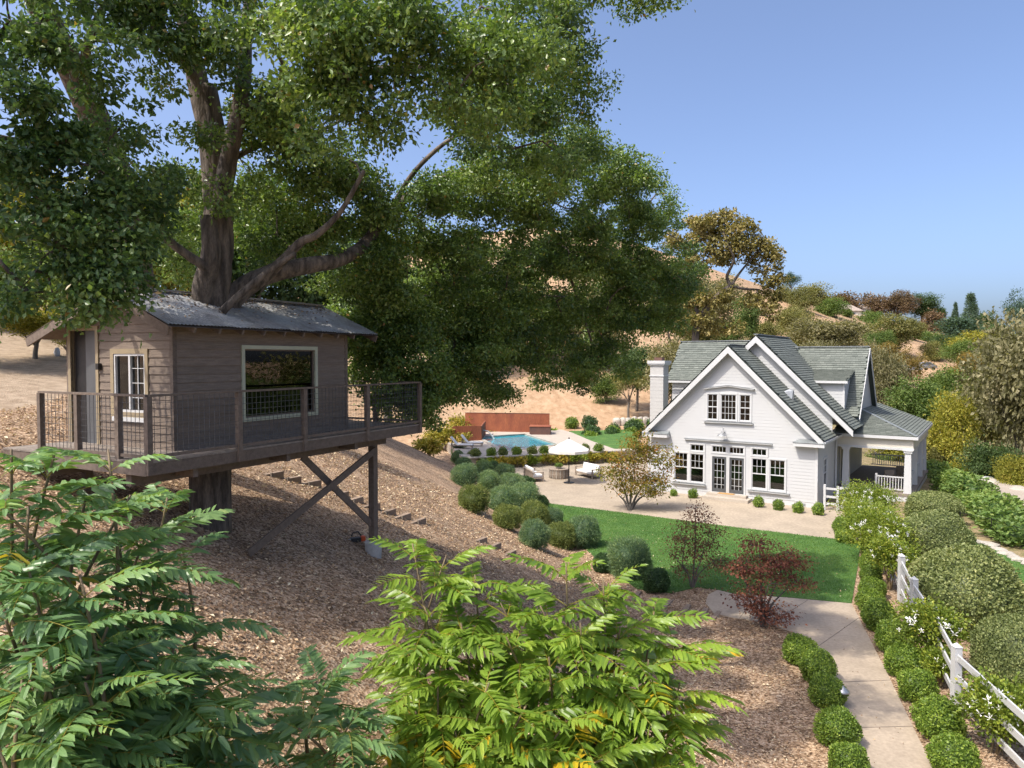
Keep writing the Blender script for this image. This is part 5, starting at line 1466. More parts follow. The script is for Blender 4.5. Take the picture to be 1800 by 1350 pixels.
for a in (
    (1690, 556, 600, 225, 80, 'bluegreen', 'blue-green mass below the two conifers', 'B'),
    (1752, 565, 605, 215, 60, 'deepgreen', 'dark tree right of the conifers', 'B'),
    (1452, 550, 625, 105, 140, 'greyolive', 'pale olive tree right behind the main ridge', 'A'),
    (1528, 545, 592, 215, 70, 'midgreen', 'rounded green tree below the brown ridge trees', 'A'),
    (1568, 552, 622, 150, 96, 'olive', 'olive-brown tree above the right roof wing', 'A'),
    (1622, 576, 622, 200, 62, 'midgreen', 'green tree below the bare ridge', 'A'),
    (1664, 582, 630, 180, 76, 'deepgreen', 'dark green tree above the dry field', 'A'),
    (1722, 580, 645, 140, 100, 'yellowgreen', 'yellow-green tree above the dry field', 'A'),
    (1700, 620, 690, 120, 80, 'goldbrown', 'golden tree at the right of the dry field', 'A'),
    (1552, 596, 760, 72, 76, 'greyolive', 'tall olive tree rising behind the right roof wing', 'A'),
    (1590, 600, 690, 95, 100, 'goldbrown', 'brownish tree left of the parked cars', 'S'),
    (1618, 660, 775, 68, 120, 'midgreen', 'dense green tree behind the porch roof', 'A'),
    (1668, 690, 840, 60, 120, 'yellowgreen', 'yellow-green tree right of the porch', 'A'),
    (1700, 640, 760, 74, 120, 'midgreen', 'green tree below the dry field', 'A'),
    (1736, 620, 820, 64, 140, 'olive', 'tall olive tree left of the big grey tree', 'A'),
    (1795, 545, 830, 54, 190, 'greyolive', 'big grey-olive tree at the right edge', 'A'),
    (1798, 500, 610, 60, 70, 'bluegreen', 'thin bare-topped tree at the right edge of the skyline', 'S'),
    (1748, 770, 880, 52, 110, 'deepgreen', 'dark shrubby tree above the driveway', 'A'),
    (1640, 775, 850, 60, 70, 'olive', 'bushy tree just right of the porch column', 'A'),
    (1700, 800, 865, 56, 80, 'yellowgreen', 'yellow bushy tree behind the ground cover', 'A'),
    (1790, 800, 880, 48, 90, 'yellowgreen', 'yellow-green bush by the driveway at the right edge', 'A'),
    (1575, 760, 840, 66, 90, 'yellowgreen', 'yellow bush seen through the porch', 'A'),
    (1540, 790, 850, 64, 60, 'midgreen', 'green bush seen through the porch', 'A'),
    (1395, 540, 600, 150, 70, 'olive', 'olive tree on the dry slope right behind the main gable', 'A'),
    (1410, 505, 550, 190, 60, 'olive', 'olive tree on the hill shoulder below the lone skyline tree', 'A'),
    (1500, 565, 610, 175, 70, 'olive', 'olive tree on the slope below the far white house', 'A'),
    (1545, 575, 625, 130, 60, 'midgreen', 'green tree just above the right roof wing', 'A'),
    (1600, 560, 600, 190, 60, 'olive', 'olive tree below the widest ridge tree', 'A'),
    (1640, 600, 640, 150, 50, 'olive', 'olive tree at the upper end of the dry field', 'A'),
    (1690, 595, 650, 135, 70, 'midgreen', 'green tree at the top right of the dry field', 'A'),
    (1770, 575, 660, 110, 90, 'olive', 'olive tree behind the big grey-olive one', 'A'),
    (1650, 650, 720, 95, 80, 'midgreen', 'green tree just below the parked cars', 'A'),
    (1640, 545, 590, 240, 50, 'brown', 'brown tree below the small round ridge tree', 'B'),
    (1735, 545, 590, 260, 50, 'deepgreen', 'dark tree on the skyline right of the tall conifer', 'B'),
    (1440, 590, 650, 80, 80, 'greyolive', 'pale shrub right behind the main roof ridge', 'A'),
    (1422, 565, 645, 125, 110, 'olive', 'broad olive tree above the main roof ridge', 'A'),
    (1485, 575, 650, 112, 110, 'greyolive', 'pale olive tree above the right roof wing', 'A'),
    (1535, 600, 665, 96, 80, 'goldbrown', 'golden-brown tree close above the right wing ridge', 'A'),
    (1398, 530, 592, 165, 80, 'olive', 'olive tree below the skyline right of the valley oak', 'A'),
    (1458, 522, 566, 200, 70, 'midgreen', 'green tree on the slope left of the far houses', 'A'),
    (1225, 545, 625, 70, 90, 'olive', 'olive tree under the valley oak', 'A'),
    (1275, 560, 625, 74, 70, 'midgreen', 'green understorey tree right of the valley oak trunk', 'A'),
    (1345, 555, 620, 95, 70, 'olive', 'olive shrub tree behind the front gable apex', 'A'),
    (1372, 500, 545, 200, 50, 'olive', 'small olive tree on the hill edge beside the valley oak', 'A'),
    (1185, 455, 610, 88, 130, 'olive', 'olive tree on the hill left of the valley oak', 'A'),
    (1255, 480, 590, 104, 120, 'greyolive', 'pale olive tree on the hill behind the valley oak', 'A'),
    (1120, 590, 700, 92, 90, 'deepgreen', 'dark green tree left of the chimney above the pool lawn', 'A'),
    (1065, 655, 712, 96, 70, 'midgreen', 'green bushy tree on the slope right of the rust wall', 'A'),
    (1312, 520, 604, 78, 56, 'midgreen', 'leafy green tree just behind the left roof wing', 'A'),
    (1170, 590, 720, 66, 110, 'greyolive', 'olive tree left of the white chimney', 'A'),
    (1215, 590, 680, 72, 90, 'olive', 'olive tree behind the left roof wing', 'A'),
    (1105, 640, 705, 88, 80, 'olive', 'olive tree above the mulch bed by the pool', 'S'),
): bg_tree(*a)
for a in (
    (30, 290, 590, 34, 300, 'yellowgreen', 'sunlit tree at the far left behind the leaning oak', 'A'),
    (150, 350, 590, 31, 260, 'midgreen', 'leafy tree behind the left roof tip', 'A'),
    (290, 270, 570, 42, 270, 'yellowgreen', 'pale sunlit tree seen left of the great trunk', 'A'),
    (440, 310, 600, 40, 280, 'deepgreen', 'shaded tree seen right of the great trunk', 'A'),
    (570, 380, 660, 44, 270, 'deepgreen', 'dark tree beyond the right end of the tin roof', 'A'),
    (680, 420, 680, 54, 250, 'deepgreen', 'dark green tree on the hillside beyond the deck', 'A'),
    (60, 530, 600, 27, 150, 'yellowgreen', 'low yellow-green bush by the gravel track', 'A'),
    (120, 555, 610, 25, 90, 'yellowgreen', 'low bush under the left roof tip', 'A'),
    (495, 540, 700, 30, 150, 'deepgreen', 'dark bushy tree hidden behind the cabin', 'A'),
    (-60, 380, 640, 24, 220, 'midgreen', 'tree cut by the left edge of the picture', 'A'),
    (790, 450, 655, 115, 220, 'deepgreen', 'dark tree on the dry hillside behind the drooping branches', 'A'),
    (920, 470, 655, 125, 200, 'olive', 'round tree on the dry hillside above the pool', 'A'),
    (1050, 480, 660, 118, 190, 'greyolive', 'pale tree on the dry hillside right of the pool', 'A'),
): bg_tree(*a, group='trees on the hillside')
for i, (px, top, bot, Y, w) in enumerate(((1900, 520, 860, 50, 220), (2030, 540, 900, 44, 240), (2180, 500, 900, 40, 260), (2350, 520, 950, 36, 260), (1950, 600, 800, 75, 220))):  # added out of view, to be mirrored in the treehouse window
    bg_tree(px, top, bot, Y, w, ['greyolive', 'olive', 'midgreen'][i % 3], f'unseen added tree beyond the right edge of the picture, {ORD[i]} counting away from it', 'A')
for i, (px, top, bot, Y, w) in enumerate(((2500, 640, 1080, 26, 420), (2900, 640, 1120, 24, 460), (2250, 640, 1010, 30, 380), (3500, 640, 1180, 21, 520), (2700, 560, 980, 34, 420))):  # unseen trees added to turn the treehouse window's reflection green
    bg_tree(px, top, bot, Y, w, ['midgreen', 'olive', 'deepgreen'][i % 3], f'unseen tree added at the right for the window reflection, {ORD[i]} of five', 'A')
rng_ = np.random.default_rng(77)
for i, (px, py) in enumerate(sorted((1150 + rng_.random()*480, 545 + rng_.random()*75) for _ in range(22))):
    q = hit(px, py)
    if q.y > 330: continue
    r = rng_.uniform(1.0, 2.4)
    e = empty('scrub', q, rng_.random()*6, f'small bush dotted on the dry hill behind the house, {ORD[i]} from the left', 'shrub', 'scrub on the dry hill')
    f = link('foliage', CR_B[i % 4], e); own_mat(f, LEAF[['olive', 'midgreen', 'greyolive'][i % 3]]); f.scale = (r*1.2, r, r*.8); f.location = (0, 0, r*.45)
# ---- sparse valley oak left behind the house, with its twisting limbs
Yv = 64
vo_ = empty('valley_oak', (0, 0, 0), 0, 'sparse golden valley oak with twisting limbs behind the left roof wing', 'tree')
vb0 = P(1225, 640, Yv)
limbs_v = [
    ([(vb0.x, Yv, tz(vb0.x, Yv)-.2), P(1222, 600, Yv), P(1235, 555, Yv), P(1262, 520, Yv), P(1285, 503, Yv)], .40, .22),
    ([P(1285, 503, Yv), P(1310, 508, Yv), P(1340, 512, Yv+1), P(1360, 535, Yv+1)], .16, .06),
    ([P(1285, 503, Yv), P(1278, 485, Yv), P(1290, 455, Yv-1), P(1275, 420, Yv-1), P(1270, 390, Yv)], .18, .05),
    ([P(1285, 503, Yv), P(1300, 480, Yv), P(1325, 450, Yv), P(1345, 430, Yv)], .14, .05),
    ([P(1230, 560, Yv), P(1215, 510, Yv), P(1220, 460, Yv), P(1230, 410, Yv)], .2, .06),
    ([P(1330, 512, Yv), P(1345, 540, Yv), P(1358, 560, Yv)], .06, .03),
]
spec_v = [(1225, 395, Yv, 28, 18), (1250, 405, Yv, 35, 22), (1272, 385, Yv, 18, 22, .8), (1285, 415, Yv, 35, 22), (1310, 395, Yv, 20, 15, .7), (1325, 430, Yv, 34, 18), (1350, 445, Yv, 22, 22), (1240, 440, Yv, 40, 22), (1290, 450, Yv, 36, 15), (1355, 480, Yv, 18, 26), (1365, 520, Yv, 14, 22), (1330, 465, Yv, 24, 12), (1215, 470, Yv, 25, 25), (1220, 520, Yv, 25, 25), (1260, 530, Yv, 30, 16), (1335, 525, Yv, 25, 12), (1245, 565, Yv, 30, 18), (1200, 570, Yv, 20, 25), (1355, 550, Yv, 12, 16), (1275, 575, Yv, 25, 14), (1200, 430, Yv, 20, 25)]
lobv = lobes_px(spec_v, 9.0, .040, 60)
build_oak(vo_, limbs_v, lobv, 'valley', 60, .55, .28, .17, 13, twig_frac=.8, droop=.2, tint_c=.2)

# ------------------------------------------------------------------ far buildings and cars
def far_house(px, py, Y, w, d, h, rh, label, wall, rot=.3, hip=False):
    c = P(px, py, Y)
    g = min(tz(c.x, c.y), c.z)
    e = empty('far_house', (c.x, c.y, g), rot, label, 'house', 'houses on the far ridge')
    zb = c.z - g
    B().box(-w/2, w/2, -d/2, d/2, -1, zb+h).obj('wall', wall, e)
    b = B(); x, y, o = w/2+.5, d/2+.5, zb+h+.02
    i = x*.55 if hip else x
    b.v = [(-x, -y, o), (x, -y, o), (x, y, o), (-x, y, o), (-i, 0, o+rh), (i, 0, o+rh)]
    b.f = [(0, 1, 5, 4), (2, 3, 4, 5), (1, 2, 5), (3, 0, 4), (3, 2, 1, 0)]
    b.obj('roof', M('far_roof', (.33, .27, .22), (.28, .23, .19), 2, .8, 0), e)
    for k in range(3):
        xx = -w*.32 + k*w*.32
        f = B().box(xx-.8, xx+.8, -d/2-.06, -d/2-.003, zb+h*.3, zb+h*.8).obj('window', MAT['trim'], e)
        B().box(xx-.65, xx+.65, -d/2-.08, -d/2-.062, zb+h*.35, zb+h*.75).obj('pane', MAT['door'], f)
far_house(1506, 556, 285, 8, 6, 3.0, 1.6, 'far white house between the brown trees on the ridge', MAT['white'], .2)
far_house(1468, 560, 235, 14, 8, 2.2, 2.6, 'far low house with a tan hipped roof on the slope', MAT['cream'], -.2, True)
def car(px, py, Y, rot, mat, label):
    c = P(px, py, Y); g = tz(c.x, c.y)
    e = empty('parked_car', (c.x, c.y, max(g, c.z-.3)), rot, label, 'car', 'cars parked beyond the house')
    b = B(); pr = [(-2.2, .35), (-2.25, .8), (-1.3, .95), (-.8, 1.45), (.9, 1.48), (1.7, .98), (2.2, .85), (2.25, .4)]
    n = len(pr)
    b.v = [(x, -.85 + (.12 if z > 1.2 else 0), z) for x, z in pr] + [(x, .85 - (.12 if z > 1.2 else 0), z) for x, z in pr]
    b.f = [tuple(range(n)), tuple(reversed(range(n, 2*n)))] + [(i, n+i, n+(i+1) % n, (i+1) % n) for i in range(n)]
    b.obj('body', mat, e, bevel=.05)
    B().poly([(-1.15, -.862, .98), (1.5, -.862, .98), (.85, -.762, 1.40), (-.75, -.762, 1.40)]).poly([(-1.15, .862, .98), (-.75, .762, 1.40), (.85, .762, 1.40), (1.5, .862, .98)]).obj('side_window', MAT['door'], e)
    for x in (-1.4, 1.4):
        for y in (-.82, .82):
            B().tube([(x, y-.1, .33), (x, y+.1, .33)], .33, 16).obj('wheel', MAT['black'], e)
car(1598, 652, 118, .4, MAT['trim'], 'white car parked left of the other, beyond the house')
car(1622, 648, 124, .2, M('silver_paint', (.5, .52, .55), (.48, .5, .53), 4, .3, 0, metal=.5), 'silver car parked right of the white one')
# ------------------------------------------------------------------ saplings with feather leaves in the foreground
def frond_mesh(seed, n=12, length=.80, ll=.17, lw=.044, yellow=0.0, base=.5):
    rng = np.random.default_rng(seed)
    V, F, T = [], [], []
    def pt(t):          # stalk: rises a little and then hangs
        return np.array((math.sin(t*2.2+seed)*.02, t*length*(1-.12*t), .10*t*length - .55*length*t*t*(.55+.3*((seed*37) % 10)/10)))
    def leaflet(p, d, up, L, W, tn):
        b = len(V); s = unit(np.cross(d, up)); u = np.cross(s, d)
        mid = p + d*L*.45 - np.array((0, 0, L*.04)); tip = p + d*L - np.array((0, 0, L*.22))
        q1 = p + d*L*.2; q2 = p + d*L*.7 - np.array((0, 0, L*.09))
        for q in (p, q1 + s*W*.45 + u*W*.13, q2 + s*W*.36 + u*W*.08, tip, q2 - s*W*.36 + u*W*.08, q1 - s*W*.45 + u*W*.13, q1, q2): V.append(tuple(q))
        F.extend([(b, b+1, b+6), (b+1, b+2, b+7, b+6), (b+2, b+3, b+7), (b, b+6, b+5), (b+6, b+7, b+4, b+5), (b+7, b+3, b+4)])
        T.extend([tn]*8)
    for i in range(n):
        t = .16 + .82*i/(n-1)
        p = pt(t); dd = unit(pt(min(1, t+.03)) - pt(t-.03))
        sc = (.72 + .5*math.sin(math.pi*min(1, t*.9+.1)))*rng.uniform(.85, 1.1)
        for sg in (-1, 1):
            if rng.random() < .04: continue
            d = unit(np.array((sg*1.0, .38+.25*t, -.12 - .30*rng.random())) + rng.normal(size=3)*.09 + dd*.15)
            tn = float(np.clip(base + (((seed*29) % 11)/10-.5)*.34 + rng.normal()*.13, .02, .84))
            if yellow and rng.random() < yellow*(.3+t): tn = rng.uniform(.92, 1.0)
            leaflet(p, d, np.array((0, 0, 1.)) + rng.normal(size=3)*.30, ll*sc*rng.uniform(.8, 1.12), lw*sc*rng.uniform(.75, 1.15), tn)
    leaflet(pt(1), unit(pt(1)-pt(.95)), np.array((0, 0, 1.)), ll*.8, lw*.8, base)
    nb = len(V); R = B()
    R.tube([pt(k/6) for k in range(7)], [.0075*(1-.1*k) for k in range(7)], 5, False)
    V += R.v; F += [tuple(nb+i for i in f) for f in R.f]; T += [.89]*len(R.v)
    me = bpy.data.meshes.new('frond'); me.from_pydata(V, [], F)
    at = me.attributes.new('tint', 'FLOAT', 'POINT'); at.data.foreach_set('value', T)
    me.update()
    return me
LEAF['sumac'] = leaf_mat('feather_leaf', ((0, (0.080, 0.150, 0.023)), (.4, (0.175, 0.288, 0.039)), (.7, (0.266, 0.387, 0.055)), (.84, (0.340, 0.439, 0.069)), (.88, (0.340, 0.288, 0.057)), (.93, (0.476, 0.416, 0.034)), (1, (0.590, 0.392, 0.023))), .38, .42, .45, .12)
LEAF['sumac_shade'] = leaf_mat('shaded_feather_leaf', ((0, (0.070, 0.144, 0.066)), (.4, (0.142, 0.258, 0.102)), (.7, (0.216, 0.348, 0.126)), (.84, (0.300, 0.408, 0.144)), (.88, (0.312, 0.264, 0.072)), (.93, (0.420, 0.384, 0.060)), (1, (0.504, 0.360, 0.048))), .36, .38, .5, .12)  # bluer copy of the feather leaf, with the oak's shade in its colour
FR = [frond_mesh(200+i, 10 + i % 3, .86+.05*(i % 4), .225, .076) for i in range(8)] + [frond_mesh(220+i, 11, .9, .225, .076, .35, .55) for i in range(3)]
for m_ in FR: m_.materials.append(LEAF['sumac'])
def sapling(name, base, tips, mat, label, seed, scale=1.0, per=15, yel=.1):
    rng = np.random.default_rng(seed)
    base = Vector(base)
    e = empty(name, base, 0, label, 'sapling', 'feather-leaved saplings in the foreground')
    b = B()
    for t in tips:
        t = Vector(t) - base
        bend = Vector((rng.normal()*.12, rng.normal()*.12, 0))
        pts = [Vector((rng.normal()*.1, rng.normal()*.1, -.15)), t*.3 + bend, t*.65 + bend*1.3 + Vector((0, 0, .05)), t]
        sm = limb(b, pts, .035, .010, 7, 4, .03)
        ga = rng.random()*6.28
        for k in range(per):
            u = ((k+.3)/per)**1.35                       # 0 at the tip
            i = int((len(sm)-1)*(1 - u*.62)); p = sm[i]
            ga += 2.399 + rng.normal()*.25
            me = FR[rng.integers(0, 8)] if rng.random() > yel*(.3+u*1.3) else FR[8 + rng.integers(0, 3)]
            f = link('frond', me, e)
            own_mat(f, LEAF[mat])
            elev = .62 - .85*u + rng.normal()*.12
            f.rotation_euler = (elev, rng.normal()*.18, ga)
            s = scale*(.78 + .34*min(1, u*2.6))*rng.uniform(.85, 1.12)
            f.scale = (s, s, s)
            f.location = tuple(p)
    b.obj('stem', MAT['stem'], e, True)
    return e
def tips(lst): return [P(*q) for q in lst]
def gbase(px, Y, dx=0): 
    x = (px-900)/1250*Y; return Vector((x+dx, Y, tz(x+dx, Y)))
# sunlit ones, right of the middle
sapling('sapling', gbase(790, 9.4), tips([(725, 955, 9.6), (785, 975, 9.8), (835, 1010, 9.6), (745, 1065, 9.1), (810, 1095, 9.0), (715, 1140, 8.8)]), 'sumac', 'sunlit sapling with feather leaves, nearest the concrete footing', 301, 1.01, 12)
sapling('sapling', gbase(1010, 9.4), tips([(995, 990, 9.2), (1060, 1015, 9.4), (950, 1065, 9.0), (1020, 1095, 8.8), (1090, 1105, 9.2), (890, 1120, 8.8), (965, 1155, 8.6), (880, 1060, 9.2)]), 'sumac', 'tallest sunlit sapling with feather leaves in the middle foreground', 302, 1.04, 12)
sapling('sapling', gbase(1130, 9.4), tips([(1150, 1075, 9.6), (1190, 1120, 9.4), (1140, 1160, 9.0), (1195, 1200, 9.2), (1080, 1180, 8.8), (1160, 1260, 9.0), (1110, 1250, 8.7)]), 'sumac', 'rightmost sunlit sapling, its feather leaves over the mulch bed', 303, 1.04, 12, .22)
sapling('sapling', gbase(850, 8.6), tips([(770, 1190, 8.6), (860, 1200, 8.3), (730, 1250, 8.4), (800, 1285, 8.2), (925, 1240, 8.2), (1005, 1255, 8.2), (880, 1325, 7.9), (965, 1340, 7.8), (1060, 1335, 8.0), (760, 1345, 8.0), (1150, 1350, 8.2)]), 'sumac', 'low sunlit sapling with yellowing leaves at the bottom centre', 304, 1.01, 12, .2)
# shaded ones at the left
sapling('sapling', gbase(120, 6.2), tips([(190, 790, 6.6), (95, 800, 6.2), (20, 790, 5.8), (150, 880, 6.2), (50, 890, 5.8), (-30, 860, 5.6), (230, 870, 6.5)]), 'sumac_shade', 'shaded sapling in front of the left end of the deck', 305, 0.82, 12, .04)
sapling('sapling', gbase(300, 7.0), tips([(295, 870, 7.2), (260, 930, 7.0), (320, 960, 7.2), (210, 960, 6.6), (250, 1030, 6.6)]), 'sumac_shade', 'shaded sapling with a bare forked stem below the deck corner', 306, 0.75, 12, .05)
sapling('sapling', gbase(130, 5.4), tips([(50, 1000, 5.4), (140, 1010, 5.6), (10, 1090, 5.2), (110, 1110, 5.3), (190, 1100, 5.6), (40, 1190, 5.0), (150, 1200, 5.1), (-30, 1010, 5.2), (80, 1290, 4.9), (-10, 1290, 4.8)]), 'sumac_shade', 'shaded sapling filling the lower left corner', 307, 0.80, 12, .02)
sapling('sapling', gbase(330, 6.4), tips([(245, 1150, 5.9), (305, 1140, 6.4), (330, 1200, 6.4), (275, 1230, 5.9), (195, 1250, 5.5), (330, 1290, 6.0), (265, 1320, 5.6), (155, 1320, 5.2)]), 'sumac_shade', 'shaded sapling at the bottom left with blue-green leaves', 308, 0.82, 12, .02)
sapling('sapling', gbase(560, 7.6), tips([(570, 1200, 7.4), (525, 1280, 7.0), (610, 1280, 7.1)]), 'sumac_shade', 'shaded sapling between the bottom left and the sunlit group', 309, 0.87, 12, .06)
# ------------------------------------------------------------------ fence and gate
fence = empty('rail_fence', (0, 0, 0), 0, 'white three-rail fence running from the gate down the right side', 'fence')
fp = [Vector((9.95, 13.1, 0)), Vector((10.5, 16.56, 0)), Vector((11.5, 19.1, 0)), Vector((12.4, 21.7, 0))]
for k in range(1, 7): fp.append(Vector((12.4, 21.7, 0)).lerp(Vector((18.9, 38.0, 0)), k/6.3))
for p in fp:
    po = B(); w = .085; z = 1.62
    po.box(p.x-w, p.x+w, p.y-w, p.y+w, -.1, z)
    po.v[-4:] = [(v[0], v[1], z) for v in po.v[-4:]]
    o = po.obj('post', MAT['trim'], fence)
    cp = B(); w2 = w+.012
    cp.v = [(p.x-w2, p.y-w2, z+.003), (p.x+w2, p.y-w2, z+.003), (p.x+w2, p.y+w2, z+.003), (p.x-w2, p.y+w2, z+.003), (p.x, p.y, z+.1)]
    cp.f = [(0, 1, 4), (1, 2, 4), (2, 3, 4), (3, 0, 4), (3, 2, 1, 0)]
    cp.obj('post_cap', MAT['trim'], o)
for a, b_ in zip(fp[:-1], fp[1:]):
    for z in (.42, .90, 1.38):
        B().beam((a.x, a.y, z), (b_.x, b_.y, z), .045, .15).obj('rail', MAT['trim'], fence)
gate = empty('garden_gate', (0, 0, 0), 0, 'white picket gate with a diagonal brace beside the house corner', 'gate')
ga, gb = Vector((17.45, 39.45, 0)), Vector((19.35, 38.25, 0))
def gp(t, z): 
    q = ga.lerp(gb, t); return (q.x, q.y, z)
for t, h in ((0, 1.42), (.30, 1.38), (.97, 1.45)):
    B().beam(gp(t, -.05), gp(t, h), .12, .12, (gb-ga)).obj('gate_post', MAT['trim'], gate)
for z in (.35, .75, 1.2): B().beam(gp(.03, z), gp(.27, z), .04, .12).obj('rail', MAT['trim'], gate)
for z in (.22, 1.28): B().beam(gp(.34, z), gp(.94, z), .045, .14).obj('rail', MAT['trim'], gate)
B().beam(gp(.36, .3), gp(.58, 1.2), .04, .11).obj('brace', MAT['trim'], gate)
B().beam(gp(.6, .55), gp(.94, .55), .035, .5).obj('lower_panel', MAT['trim'], gate)
for k in range(5):
    t = .61 + k*.075
    B().beam(gp(t, .12), gp(t, 1.34), .035, .09, (gb-ga)).obj('picket', MAT['trim'], gate)
for z in (.35, 1.15): B().beam(gp(.30, z), gp(.37, z), .05, .05).obj('hinge', MAT['metal_dark'], gate)
# path light beside the boxwood
def path_light(px, py, lab):
    p = G(px, py, 0)
    e = empty('path_light', p, 0, lab, 'lamp', 'path lights')
    B().lathe([(.02, 0), (.02, .42)], (0, 0, 0), 8).obj('stake', MAT['metal_dark'], e)
    B().lathe([(.16, .40), (.15, .44), (.03, .53), (.01, .55)], (0, 0, 0), 16).obj('lamp_hood', MAT['metal_galv'], e, True)
path_light(1535, 1108, 'small grey path light beside the boxwood on the fence side')
path_light(1481, 1245, 'small grey path light among the boxwood on the mulch side')

# ------------------------------------------------------------------ timber steps up the bank
ORD2 = ORD + ['twenty-fifth', 'twenty-sixth', 'twenty-seventh', 'twenty-eighth']
steps = [(1257, 1083), (1237, 1078), (1205, 1072), (1172, 1062), (1145, 1055), (1118, 1048), (919, 987), (892, 974), (865, 961), (839, 950), (731, 917), (703, 909), (675, 900), (646, 890), (618, 880), (591, 869), (569, 858), (540, 850), (503, 842), (473, 834)]
for i, (px, py) in enumerate(steps):
    p = hit(px, py)
    e = empty('timber_step', p, math.radians(62 + (i*7 % 9) - 4), f'timber step on the bank, {ORD2[i]} counting up from the path' if i else 'lowest timber step, level with the concrete path', 'step', 'timber steps up the bank')
    B().box(-.5, .5, -.08, .08, -.18, .02 + .012*(i % 3)).obj('sleeper', MAT['sleeper'], e, bevel=.012)
    B().box(-.05, 0, -.135, -.092, -.3, .06).obj('stake', MAT['timber_grey'], e)
# ------------------------------------------------------------------ black and orange tool below the deck
p = hit(628, 952)
e = empty('garden_tool', p, .5, 'small black and orange power tool lying in the mulch by the footing', 'tool')
B().box(-.16, .08, -.08, .08, .0, .11).obj('motor_body', MAT['black'], e, bevel=.012)
B().box(.085, .2, -.07, .07, .0, .13).obj('orange_cover', MAT['orange'], e, bevel=.025)
B().tube([(-.14, 0, .15), (-.12, 0, .23), (.02, 0, .25), (.1, 0, .14)], .018, 8).obj('handle', MAT['black'], e, True)
B().box(-.42, -.165, -.02, .02, .03, .09).obj('bar', MAT['metal_galv'], e)

# ------------------------------------------------------------------ pool walls and furniture
cw = empty('rust_wall', (0, 0, 0), 0, 'long rusted steel wall behind the pool', 'wall')
a, b_ = P(818, 760, 75), P(966, 757, 73.5)
d = (b_-a).normalized()
n_ = 4
for k in range(n_):
    q0 = a.lerp(b_, k/n_); q1 = a.lerp(b_, (k+1)/n_ - .0012)
    B().beam((q0.x, q0.y, (TER+2.75)/2), (q1.x, q1.y, (TER+2.75)/2), .10, 2.75-TER).obj('panel', MAT['corten'], cw)
B().beam((a.x, a.y, 2.76), (b_.x, b_.y, 2.76), .16, .03).obj('wall_cap', MAT['corten_dark'], cw)
lw_ = empty('rust_planter', (0, 0, 0), 0, 'lower rusted steel wall at the left end of the pool', 'wall')
a, b_ = P(795, 770, 66), P(846, 772, 66.5)
for k in range(2):
    q0 = a.lerp(b_, k/2); q1 = a.lerp(b_, (k+1)/2 - .003)
    B().beam((q0.x, q0.y, TER+.68), (q1.x, q1.y, TER+.68), .10, 1.36).obj('panel', MAT['corten'], lw_)
q1 = P(853, 760, 72)
B().beam((b_.x, b_.y, TER+.68), (q1.x, q1.y, TER+.68), .10, 1.358).obj('return_panel', MAT['corten'], lw_)
# spout of water from the lower wall
B().tube([(b_.x+.1, b_.y+2, TER+.75), (b_.x+.6, b_.y+1.9, TER+.65), (b_.x+1.0, b_.y+1.8, TER+.2), (b_.x+1.15, b_.y+1.8, TER-.08)], [.05, .05, .07, .1], 8).obj('water_spout', MAT['trim'], lw_)
px0 = P(950, 756, 72.3)
e = empty('spa_box', (px0.x, px0.y, TER), -.1, 'dark brown square spa box at the right end of the rust wall', 'planter')
B().box(-1.05, 1.05, -.9, .9, 0, .78).obj('box', MAT['corten_dark'], e); B().box(-1.1, 1.1, -.95, .95, .782, .83).obj('lid', MAT['corten'], e)
def lounger(px, py, rz, lab):
    p = G(px, py, TER)
    e = empty('sun_lounger', p, rz, lab, 'sun lounger', 'loungers by the pool')
    B().box(-.95, .95, -.33, .33, .22, .28).obj('frame', MAT['teak'], e)
    for x in (-.85, .85):
        for y in (-.28, .28): B().box(x-.03, x+.03, y-.03, y+.03, 0, .22).obj('leg', MAT['teak'], e)
    B().box(-.4, .95, -.31, .31, .285, .38).obj('mattress', MAT['cushion'], e, bevel=.03)
    B().beam((-.42, 0, .34), (-.95, 0, .98), .62, .10).obj('backrest', MAT['cushion'], e, bevel=.03)
    B().beam((-.9, 0, .28), (-.8, 0, .78), .5, .03).obj('back_strut', MAT['teak'], e)
lounger(812, 788, -.12, 'cushioned lounger nearest the golden bushes'); lounger(830, 784, -.12, 'cushioned lounger nearer the pool edge')
def sofa(px, py, rz, lab, w=2.1):
    p = G(px, py, 0)
    e = empty('outdoor_sofa', p, rz, lab, 'sofa', 'sofas on the patio')
    h = w/2
    B().box(-h, h, -.42, .42, .22, .30).obj('frame', MAT['teak'], e)
    for x in (-h+.05, h-.05):
        for y in (-.38, .38): B().box(x-.04, x+.04, y-.04, y+.04, 0, .62).obj('leg', MAT['teak'], e)
        B().box(x-.05, x+.05, -.42, .42, .622, .67).obj('armrest', MAT['teak'], e)
    for k in range(3):
        x0 = -h+.12 + k*(w-.24)/3; x1 = x0 + (w-.24)/3 - .02
        B().box(x0, x1, -.40, .30, .305, .46).obj('seat_cushion', MAT['cushion'], e, bevel=.04)
        B().beam(((x0+x1)/2, .22, .47), ((x0+x1)/2, .34, .92), x1-x0, .16, (0, 1, 0)).obj('back_cushion', MAT['cushion'], e, bevel=.05)
    B().box(-h, h, .40, .46, .70, .76).obj('back_rail', MAT['teak'], e)
    for k in range(12):
        x = -h+.06 + k*(w-.12)/11
        B().box(x-.02, x+.02, .41, .45, .30, .70).obj('back_slat', MAT['teak'], e)
sofa(938, 843, math.radians(105), 'slatted outdoor sofa with white cushions, left of the drum table'); sofa(1034, 838, math.radians(-60), 'outdoor sofa with white cushions behind the maple, right of the umbrella')
p = G(982, 840, 0)
e = empty('drum_table', p, 0, 'round ribbed wooden drum table under the umbrella', 'table')
